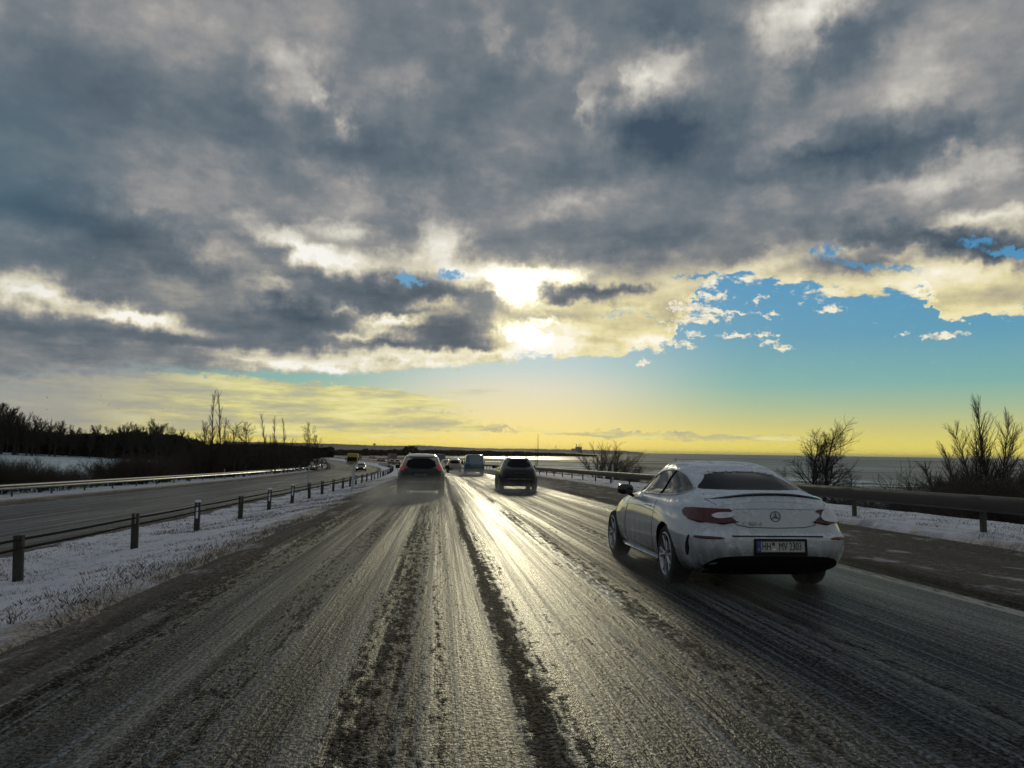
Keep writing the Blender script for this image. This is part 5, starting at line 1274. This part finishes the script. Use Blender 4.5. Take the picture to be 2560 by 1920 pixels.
# seaward side
place_tree('round', 5, 2044, 58, 7.9, label='bare round-crowned tree with forked trunk behind the coupe boot', wide=1.0, rz=0.0)
place_tree('birch', 12, 2462, 45, 8.8, label='tall feathery bare tree above the thicket, largest on the seaward side', wide=1.08, rz=0.2)
place_tree('birch', 9, 2600, 56, 6.0, label='lower feathery bare tree cut by the view edge over the sea', wide=.9, rz=1.2)
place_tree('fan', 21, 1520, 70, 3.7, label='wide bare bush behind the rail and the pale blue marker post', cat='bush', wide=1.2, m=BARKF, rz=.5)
place_tree('fan', 22, 1572, 76, 2.9, label='smaller bare bush right beside the wide one, over the coupe mirror', cat='bush', wide=1.2)
place_tree('thin', 31, 1343, 100, 4.9, label='single thin sapling above the black SUV against the marsh', wide=.7)
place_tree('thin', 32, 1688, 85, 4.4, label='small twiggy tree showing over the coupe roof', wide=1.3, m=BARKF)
place_tree('field', 41, 1945, 62, 3.9, label='small leaning bare tree beside the round-crowned tree', wide=1.0)
place_tree('field', 42, 2128, 60, 4.2, label='small bare tree on the far flank of the round-crowned tree', wide=.95)
place_tree('bush', 23, 2175, 62, 1.7, label='low round bush between the round tree and the tall thicket', cat='bush')
place_tree('bush', 24, 2240, 58, 2.0, label='lone upright bush in front of the snowy shore', cat='bush', wide=.9)
place_tree('bush', 25, 2322, 52, 2.0, label='ragged bush at the start of the dark thicket', cat='bush', wide=1.1)
rnd = random.Random(77)
GS = 'bare shrubs of the thicket behind the seaward rail'
for i in range(84):
    if i < 40: px = rnd.uniform(2330, 2740); Y = rnd.uniform(22, 48); h = rnd.uniform(1.7, 3.0)
    elif i < 62: px = rnd.uniform(1620, 2330); Y = rnd.uniform(38, 75); h = 1
    else: px = rnd.uniform(1345, 1640); Y = rnd.uniform(80, 150); h = rnd.uniform(1.2, 2.2)
    X = at(px, 1200, Y).x
    l = X - float(xc(Y))
    if l < 13.2: X += 13.2 - l + rnd.uniform(0, 2)
    ty = float(np.interp(px, [1340, 1640, 1700, 2100, 2330, 2400, 2700], [1168, 1172, 1185, 1200, 1192, 1150, 1146])) + rnd.uniform(-8, 26)
    h = max(.9, at(px, ty, Y).z - float(land(X, Y)))
    place_tree('scrub', 51 + i % 4, X=X, Y=Y, h=h, label=('bare shrub of the dense thicket around the tall feathery tree' if px >= 2330 else 'low bare shrub behind the seaward rail, between the coupe and the thicket' if px >= 1640 else 'low bare shrub behind the seaward rail, between the black SUV and the coupe'), cat='shrub', group=GS, wide=rnd.uniform(.9, 1.3), m=BARK2 if i % 3 else BARK, rz=rnd.uniform(0, 6))
# landward side, behind the far rail
GW = 'bare shrubs behind the far rail'
for i in range(96):
    px = -60 + 905 * (i + rnd.random()) / 96.0
    l = -rnd.uniform(26.5, 35) if i % 2 else -rnd.uniform(26, 29.5)
    Y = -l * 2000 / (1100 - px) * .985
    big = np.interp(px, [0, 160, 180, 300, 330, 480, 540, 700, 790, 840], [2.7, 2.9, 2.3, 1.9, 2.9, 3.1, 5.0, 5.2, 6.0, 4.6])
    X_ = l + float(xc(Y)); ty = float(np.interp(px, [0, 160, 180, 300, 330, 480, 530, 700, 790, 840], [1136, 1142, 1160, 1166, 1140, 1134, 1106, 1108, 1108, 1122])) + rnd.uniform(-14, 10)
    big = max(1.0, at(px, ty, Y).z - float(land(X_, Y)))
    st = 'bush' if (px < 200 or i % 3 == 0) else 'scrub'
    place_tree(st, (61 if st == 'bush' else 71) + i % 4, X=l + float(xc(Y)), Y=Y, h=float(big), label=('leafless shrub behind the far rail, before the snowy field' if px < 175 else 'low shrub behind the far rail where the snowy field shows above' if px < 325 else 'leafless shrub behind the far rail, before the low end of the wood' if px < 500 else 'dark tall shrub beneath the two tallest slim trees' if px < 635 else 'dark tall shrub beneath the middle group of slim trees' if px < 735 else 'dark tall shrub among the last ones before the bend'), cat='shrub', group=GW, wide=rnd.uniform(.6, .9) if big > 4 else rnd.uniform(.8, 1.1), m=BARK if i % 2 else BARK2, rz=rnd.uniform(0, 6), thick=1.0 if px < 330 else 1.9)
TT = [(528,97,10.6,'thin','tall slim bare tree, left one of the two tallest behind the far rail',1.1),(557,99,10.6,'thin','tall slim bare tree, right one of the two tallest behind the far rail',1.1),
      (512,100,7.0,'field','bushy bare tree at the foot of the two tallest slim trees',1.0),(585,102,7.6,'field','round bare tree just right of the two tallest slim trees',1.1),(612,104,7.2,'field','round bare tree at the right end of the first tree group',1.1),
      (668,122,9.3,'thin','slim bare tree with bent top, left of the middle group',1.2),(690,124,8.9,'thin','slim bare tree in the middle group behind the far rail',1.2),(712,128,8.8,'thin','slim bare tree, right one of the middle group behind the far rail',1.1),
      (772,150,9.4,'field','round bare tree standing alone above the last dark bushes',.8),(792,158,7.2,'field','lower bare tree beside the last round one before the bend',.9)]
for px, Y, h, st, lb, wd in TT: place_tree(st, {'thin': 33, 'field': 43}[st] + int(px) % 2, px, Y, h, label=lb, wide=wd, thick=1.25)
# the wood
GF = 'bare trees at the edge of the wood'
prof_px = [-80, 0, 40, 80, 105, 120, 165, 200, 250, 290, 330, 360, 385, 405, 440, 467, 505]
prof_y = [1005, 1008, 1022, 1035, 1052, 1058, 1068, 1080, 1072, 1066, 1056, 1064, 1052, 1070, 1080, 1088, 1100]
for i in range(84):
    px = -70 + 575 * (i + rnd.random()) / 84.0; Y = rnd.uniform(262, 330)
    ty = float(np.interp(px, prof_px, prof_y)) + (rnd.uniform(-14, 16) if px > 110 else rnd.uniform(-5, 30))
    top = at(px, ty, Y).z; X = at(px, 1100, Y).x; z0 = float(land(X, Y))
    place_tree('field', 81 + i % 5, X=X, Y=Y, h=max(6, (top - z0) * 1.03), label=('bare tree at the high view-edge end of the dark wood' if px < 120 else 'bare tree in the middle stretch of the dark wood edge' if px < 330 else 'bare tree at the low end of the dark wood, towards the bend'), group=GF, wide=rnd.uniform(.55, .9), thick=2.6, rz=rnd.uniform(0, 6))
for i in range(9):
    px = -40 + 17 * i + rnd.uniform(-5, 5); Y = rnd.uniform(262, 280); top = at(px, 1012 + i * 5 + rnd.uniform(-8, 14), Y).z; X = at(px, 1100, Y).x
    place_tree('field', 81 + i % 5, X=X, Y=Y, h=(top - float(land(X, Y))) * 1.05, label='airy tall bare tree overtopping the view-edge end of the wood', group='airy trees before the wood', wide=.85, thick=1.6, rz=rnd.uniform(0, 6))

WOODM = mat('dark_wood_twigs', (.016, .013, .010), .95, var=.5, vscale=.2)
def wood_mass(name, pts, label, dens=1.0, size=.8, thin=.45):
    """a wood that reads as one mass: a ragged core and thousands of twig-sized faces; pts = (px, y of the top, Y near, depth)"""
    rs = np.random.RandomState(5); V = []; n = 0
    for (a, b) in zip(pts, pts[1:]):
        w = abs(at(b[0], 1100, b[2]).x - at(a[0], 1100, a[2]).x); k = int(w * a[3] * 10 * dens) + 60
        t = rs.rand(k); px = a[0] + (b[0] - a[0]) * t; Y = a[2] + (b[2] - a[2]) * t + rs.rand(k) * a[3]; ty = a[1] + (b[1] - a[1]) * t
        X = np.array([at(p, 1100, y).x for p, y in zip(px, Y)]); top = np.array([at(p, q, a[2]).z for p, q in zip(px, ty)])
        z0 = land(X, Y); lump = .72 + .36 * fbm(X * .22, Y * .1, 3, 4) ; H = (top - z0) * lump
        z = z0 + H * rs.rand(k) ** 1.15
        c = np.stack([X, Y, z], -1); r = size * (.5 + rs.rand(k))
        u = rs.randn(k, 3); u /= np.linalg.norm(u, axis=1)[:, None]; v = np.cross(u, rs.randn(k, 3)); v /= np.linalg.norm(v, axis=1)[:, None]
        V.append(np.stack([c + u * r[:, None], c + v * r[:, None] * thin, c - u * r[:, None], c - v * r[:, None] * thin], 1).reshape(-1, 3)); n += k
    V = np.concatenate(V); F = np.arange(len(V)).reshape(-1, 4)
    return tag(meshobj(name, V, F, WOODM), label, kind='stuff')
wood_mass('woodland', [(-90, 1060, 290, 40), (0, 1068, 290, 40), (90, 1078, 285, 38), (170, 1080, 285, 36), (260, 1082, 285, 36), (340, 1074, 285, 36), (405, 1080, 288, 36), (467, 1092, 292, 34), (512, 1104, 300, 30)], 'dark bare wood beyond the snowy field')
wood_mass('woodland', [(498, 1108, 400, 30), (600, 1108, 420, 30), (700, 1110, 450, 26), (835, 1118, 500, 20)], 'low dark woodland line behind the roadside trees', .8, 1.0)
wood_mass('undergrowth', [(500, 1116, 96, 8), (600, 1118, 108, 8), (700, 1120, 130, 9), (748, 1106, 150, 9), (800, 1112, 168, 12), (828, 1134, 186, 10)], 'dark bramble undergrowth beneath the roadside trees', 3.0, .55, .14)
wood_mass('undergrowth', [(2335, 1204, 46, 8), (2400, 1172, 44, 9), (2560, 1164, 42, 9), (2700, 1170, 38, 8)], 'dark bramble undergrowth in the seaward thicket', 7.0, .30, .035)
wood_mass('undergrowth', [(1880, 1206, 62, 6), (2060, 1204, 60, 6), (2200, 1206, 56, 7), (2340, 1206, 50, 8)], 'low dark scrub between the seaward rail and the shore', 6.0, .3, .05)

# ------------------------------------------------------------------ far shore, tree belt, power station
FARM = mat('far_coast_land', (.075, .068, .06), .9, var=.35, vscale=.004)
def far_coast():
    pts = [(560, 1104), (700, 1106), (800, 1108.5), (860, 1110.5), (934, 1113.5), (1017, 1114.8), (1044, 1113.2), (1120, 1117), (1200, 1121), (1300, 1122), (1427, 1124), (1500, 1125.5), (1560, 1127.5), (1606, 1130.8)]
    rs = random.Random(2); D = 6500.0; V = []; F = []; n = 240
    for i in range(n):
        px = 560 + (1606 - 560) * i / (n - 1); y = float(np.interp(px, [p[0] for p in pts], [p[1] for p in pts])) + rs.uniform(-.8, .5) * (1 if px < 1580 else .2)
        a = at(px, y, D); hh = max(a.z, SEA + 1.5)
        s = math.hypot(a.x, D) / D
        for (dy, f) in ((-900, 0), (-420, .42), (0, .92), (40, 1.0), (600, .8), (1400, 0)):
            z = SEA - .5 + (hh - SEA + .5) * f; k = (D + dy) / D; V.append((a.x * k, D + dy, z))
    for i in range(n - 1):
        for j in range(5): F.append((i * 6 + j, (i + 1) * 6 + j, (i + 1) * 6 + j + 1, i * 6 + j + 1))
    return tag(meshobj('far_hills', V, F, FARM, None, False), kind='structure')
far_coast()
def belt():
    """low belt of scrub across the marsh"""
    pl = [(806, 1125.5, 900, -5.2), (1000, 1124.5, 1100, -6.0), (1200, 1127.2, 1700, -9.0), (1330, 1131, 2000, -10.4), (1440, 1135.5, 2150, -10.6), (1492, 1138.5, 2200, -10.6)]
    rs = np.random.RandomState(9); V = []; k = 26000
    t = rs.rand(k) ; px = 806 + (1492 - 806) * t; q = [np.interp(px, [p[0] for p in pl], [p[j] for p in pl]) for j in (1, 2, 3)]
    Y = q[1] + rs.rand(k) * 26; X = np.array([at(a, 1130, b).x for a, b in zip(px, Y)]); top = np.array([at(a, b, c).z for a, b, c in zip(px, q[0], q[1])])
    z0 = q[2] - 1.0; H = np.maximum(top - z0, 1.2) * (.86 + .28 * fbm(px * .09, px * 0, 4, 6)); z = z0 + H * rs.rand(k)
    c = np.stack([X, Y, z], -1); r = 1.3 * (.5 + rs.rand(k)) * (Y / 1300)
    u = rs.randn(k, 3); u /= np.linalg.norm(u, axis=1)[:, None]; v = np.cross(u, rs.randn(k, 3)); v /= np.linalg.norm(v, axis=1)[:, None]
    V = np.stack([c + u * r[:, None], c + v * r[:, None] * .6, c - u * r[:, None], c - v * r[:, None] * .6], 1).reshape(-1, 3)
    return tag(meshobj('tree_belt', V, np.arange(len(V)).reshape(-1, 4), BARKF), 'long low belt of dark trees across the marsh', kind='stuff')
belt()
def copse(px, ytop, Y, w, label, name='distant_copse'):
    rs = np.random.RandomState(int(px)); k = 2600; X0 = at(px, 1130, Y).x; z0 = -6.5; H = at(px, ytop, Y).z - z0
    a = rs.rand(k) * 6.283; q = rs.rand(k) ** .5; x = np.cos(a) * q * w; y = np.sin(a) * q * w * .6; z = H * rs.rand(k) * np.sqrt(np.clip(1 - (q * .97) ** 4, 0, 1)) * (.85 + .2 * rs.rand(k))
    c = np.stack([X0 + x, Y + y, z0 + z], -1); r = .9 * (.4 + rs.rand(k))
    u = rs.randn(k, 3); u /= np.linalg.norm(u, axis=1)[:, None]; v = np.cross(u, rs.randn(k, 3)); v /= np.linalg.norm(v, axis=1)[:, None]
    V = np.stack([c + u * r[:, None], c + v * r[:, None] * .5, c - u * r[:, None], c - v * r[:, None] * .5], 1).reshape(-1, 3)
    e = empty(name, (X0, Y, z0)); o = meshobj('crown', V - np.array([X0, Y, z0]), np.arange(len(V)).reshape(-1, 4), BARKF, e)
    MB().tube([(0, 0, -1), (0, 0, H * .5)], [.5, .25], 6).build('trunk', BARK, e)
    return tag(e, label, 'tree clump', 'clumps on the tree belt')
copse(1026, 1113.6, 1080, 11.5, 'round tree clump standing up from the belt above the grey SUV')
copse(914, 1122, 980, 5, 'small tree clump on the belt above the lorry roof')
copse(986, 1123, 1060, 3.6, 'smallest tree clump on the belt, left of the round one')
BLD = mat('far_concrete', (.42, .38, .33), .8)
ps = empty('power_station', at(1440, 1124, 6300)); o_ = ps.location
def fb(x0, x1, y0, y1, nm, Y=6300, d=60):
    a, b = at(x0, y1, Y), at(x1, y0, Y); MB().box(((a.x + b.x) / 2 - o_.x, 0, (a.z + b.z) / 2 - o_.z), (b.x - a.x, d, b.z - a.z)).build(nm, BLD, ps)
fb(1430, 1440, 1121.5, 1127, 'boiler_house'); fb(1440, 1453, 1117.3, 1127, 'turbine_hall')
for px, yt in ((1441, 1110), (1447.6, 1110)):
    a, b = at(px, 1119, 6300) - o_, at(px, yt, 6300) - o_; MB().tube([(a.x, 0, a.z), (b.x, 0, b.z)], [2.6, 1.8], 10).build('chimney', BLD, ps)
tag(ps, 'hazy power station block with two thin chimneys on the far coast', 'power station')
def mast(px, y0, y1, r, label, name, cat):
    a, b = at(px, y0, 6200), at(px, y1, 6200); e = empty(name, a); MB().tube([(0, 0, -8), (0, 0, b.z - a.z)], [r, r * .7], 8).build('shaft', BLD, e)
    if name == 'water_tower': MB().lathe([(-9, 0.1), (-8, 8), (-2, 11), (2, 10), (5, 4), (6, .1)], 'Z', (0, 0, b.z - a.z), 14).build('tank', BLD, e, True)
    return tag(e, label, cat)
mast(1389.6, 1124, 1113.5, 2.4, 'lone thin chimney on the far coast, left of the power station', 'factory_chimney', 'chimney')
mast(936, 1113.5, 1110, 3.0, 'tiny water tower on the far skyline above the yellow sign', 'water_tower', 'tower')
mast(1043, 1113, 1108.5, 1.4, 'needle-thin mast on the skyline above the round tree clump', 'radio_mast', 'mast')

# ------------------------------------------------------------------ frozen grass in the snow
def tufts(name, l0, l1, s0, s1, n, h, m, label, seed, edge=None):
    rs = np.random.RandomState(seed); s = s0 + (s1 - s0) * rs.rand(n) ** 1.6; l = l0 + (l1 - l0) * rs.rand(n)
    keep = fbm(l * 1.3, s * 1.1, 3, seed) > .43; l, s = l[keep], s[keep]; nb = 4; L = np.repeat(l, nb); S = np.repeat(s, nb); k = len(L)
    L = L + rs.randn(k) * .09; S = S + rs.randn(k) * .12
    X = L + xc(S); Z = zroad(S) + cross(L) + .02; hh = h * (.35 + rs.rand(k)); a = rs.rand(k) * 6.283; w = .0010 + .0011 * S / 12
    lean = rs.randn(k, 2) * .35
    b = np.stack([X, S, Z], -1); dx = np.stack([np.cos(a) * w, np.sin(a) * w, np.zeros(k)], -1)
    mid = b + np.stack([lean[:, 0] * hh * .35, lean[:, 1] * hh * .35, hh * .6], -1); tip = b + np.stack([lean[:, 0] * hh, lean[:, 1] * hh, hh], -1)
    V = np.stack([b - dx, b + dx, mid + dx * .7, tip], 1).reshape(-1, 3)
    return tag(meshobj(name, V, np.arange(len(V)).reshape(-1, 4), m), label, kind='stuff')
STRAW = mat('frosted_straw', (.15, .125, .095), .8, var=.5, vscale=3); FROST = mat('frosted_blades', (.40, .40, .44), .8, var=.3, vscale=3)
tufts('grass', -7.9, -2.95, 3.5, 75, 30000, .068, STRAW, 'dry grass stalks poking through the snow of the median', 1)
tufts('grass', -7.9, -3.0, 3.5, 45, 14000, .036, FROST, 'frosted grass blades in the snow of the median', 2)
tufts('grass', 9.7, 12.6, 9, 60, 6000, .06, STRAW, 'dry grass stalks in the snow by the seaward rail', 3)
# a dead thistle near the camera
th = branch_set(random.Random(8), dict(ST['bush'], stems=lambda r: [((0, 0, 0), (.2 * i - .4, .1, 1), .8, .02) for i in range(4)], levels=1, n=[5]))
dt = empty('dry_weed', road_pt(-3.45, 7.0)); dt.scale = (.26, .26, .26); tubes_mesh('stalk', [b for b in th if b[0] == 0], BARK2, dt, 5); tubes_mesh('twigs', [b for b in th if b[0] > 0], BARK2, dt, 5)
tag(dt, 'dry reddish weed sticking out of the snow near the slush edge', 'weed')

# ------------------------------------------------------------------ birds
BIRDM = mat('bird_dark', (.02, .02, .022), .9)
bird0 = None
for i, (bx, by) in enumerate([(303,113),(300,190),(650,105),(647,131),(668,145),(702,160),(762,183),(1045,184),(1093,184),(1177,193)]):
    px, py = bx * .3888, 950 + by * .3888; Y = 170 + 9 * i; p = at(px, py, Y)
    if bird0 is None:
        e = empty('bird', p)
        MB().tube([(-.26, 0, 0), (-.12, 0, .03), (.05, 0, .02), (.20, 0, .0), (.30, 0, -.01)], [.015, .05, .07, .045, .01], 8).build('body', BIRDM, e, True)
        for sg in (-1, 1): MB().tube([(.02, 0, .03), (.0, sg * .25, .16), (-.08, sg * .62, .10)], [.06, .05, .012], 6, flat=.25).build('wing', BIRDM, e)
        bird0 = e
    else: e = copy_tree(bird0); e.location = p
    e.rotation_euler = (0, .1 * (i % 3), .5 * i); e.scale = (.62, .62, .62)
    tag(e, None, 'bird', 'birds flying over the wood')
    e['label'] = ['dark bird flying alone high over the wood, upper of two', 'dark bird flying alone over the wood, lower of two', 'uppermost bird of the small flock over the wood', 'second bird from the top of the small flock', 'third bird from the top of the small flock', 'fourth bird, below the small flock', 'lowest bird trailing the small flock', 'bird left of a trio low over the wood end', 'middle bird of a trio low over the wood end', 'bird right of a trio low over the wood end'][i]

# ------------------------------------------------------------------ road spray behind the wheels, thin sea air
def spray(name, l, s0, s1, w, h, dens, label, seed=0, col=(.80, .78, .74)):
    """a low plume trailing a vehicle: a rounded hull holding thin uneven droplets, thickest at the tyres"""
    m = bpy.data.materials.new('spray_' + name); m.use_nodes = True; t = m.node_tree; t.nodes.clear(); N = NT(t)
    g = N.n('ShaderNodeTexCoord').outputs['Object']; s = N.n('ShaderNodeSeparateXYZ', _0=g).outputs
    n = N.noise(N.v('ADD', N.v('MULTIPLY', g, (1.1, .5, 1.3)), (seed * 3.7, 0, 0)), 1.0, 3.0, 0.6)
    L = s1 - s0
    y = N.mr(s[1], -L * .5, L * .35, 0.0, 1.0)                                   # local y runs towards the vehicle
    y2 = N.mr(s[1], L * .35, L * .5, 1.0, 0.0)
    z = N.mr(s[2], 0.0, h, 1.0, 0.0)
    x = N.mr(N.m('ABSOLUTE', s[0]), w * .25, w * .5, 1.0, 0.0)
    d = N.m('MULTIPLY', N.m('MULTIPLY', N.m('MULTIPLY', y, y2), N.m('MULTIPLY', z, x)), N.mr(n, .32, .66, .15, 1.5))
    d = N.m('MULTIPLY', d, dens)
    v = N.n('ShaderNodeVolumePrincipled', Color=(*col, 1), Density=d, Anisotropy=0.25)
    o = N.n('ShaderNodeOutputMaterial'); N.link(v.outputs[0], o.inputs['Volume'])
    k = 20; vs = []; prof = [(0.0, 1.0), (.5, 1.0), (.8, .86), (.96, .55)]
    for (zz, q) in prof:
        for j in range(k):
            a = 2 * math.pi * j / k; c, sn = math.cos(a), math.sin(a)
            vs.append((w * .5 * q * math.copysign(abs(c) ** .7, c), L * .5 * q * math.copysign(abs(sn) ** .7, sn), zz * h + .012))
    f = [(i * k + j, i * k + (j + 1) % k, (i + 1) * k + (j + 1) % k, (i + 1) * k + j) for i in range(len(prof) - 1) for j in range(k)]
    f += [tuple(range(k - 1, -1, -1)), tuple((len(prof) - 1) * k + j for j in range(k))]
    o = meshobj(name, vs, f, m); p = road_pt(l, (s0 + s1) / 2); o.location = p; o.rotation_euler = (R(-.77), 0, heading((s0 + s1) / 2))
    return tag(o, label, kind='stuff')
spray('spray', -.75, 19.0, 33.0, 4.2, .95, .34, 'grey spray thrown up behind the grey SUV', 1)
spray('spray', 3.75, 31.5, 42.0, 3.8, .65, .38, 'spray around the wheels of the black SUV', 2)
spray('spray', 3.50, 5.4, 12.6, 3.2, .40, .22, 'thin mist by the wheels of the white coupe', 3)
spray('spray', 2.9, 68, 84, 4.0, .8, .45, 'spray behind the blue van', 4)
spray('spray', 1.2, 84, 150, 6.5, 1.6, .10, 'drifting spray beyond the blue van', 5)
spray('spray', -14.2, 150, 196, 9.0, 1.8, .12, 'spray of the oncoming lorry', 6)
def haze():
    m = bpy.data.materials.new('thin_sea_air'); m.use_nodes = True; t = m.node_tree; t.nodes.clear(); N = NT(t)
    v = N.n('ShaderNodeVolumePrincipled', Color=(.86, .84, .82, 1), Density=0.000022)
    o = N.n('ShaderNodeOutputMaterial'); N.link(v.outputs[0], o.inputs['Volume'])
    o = MB().box((0, 19000, 33), (100000, 50000, 96)).build('haze', m); return tag(o, 'thin hazy air over land and sea', kind='stuff')
haze()
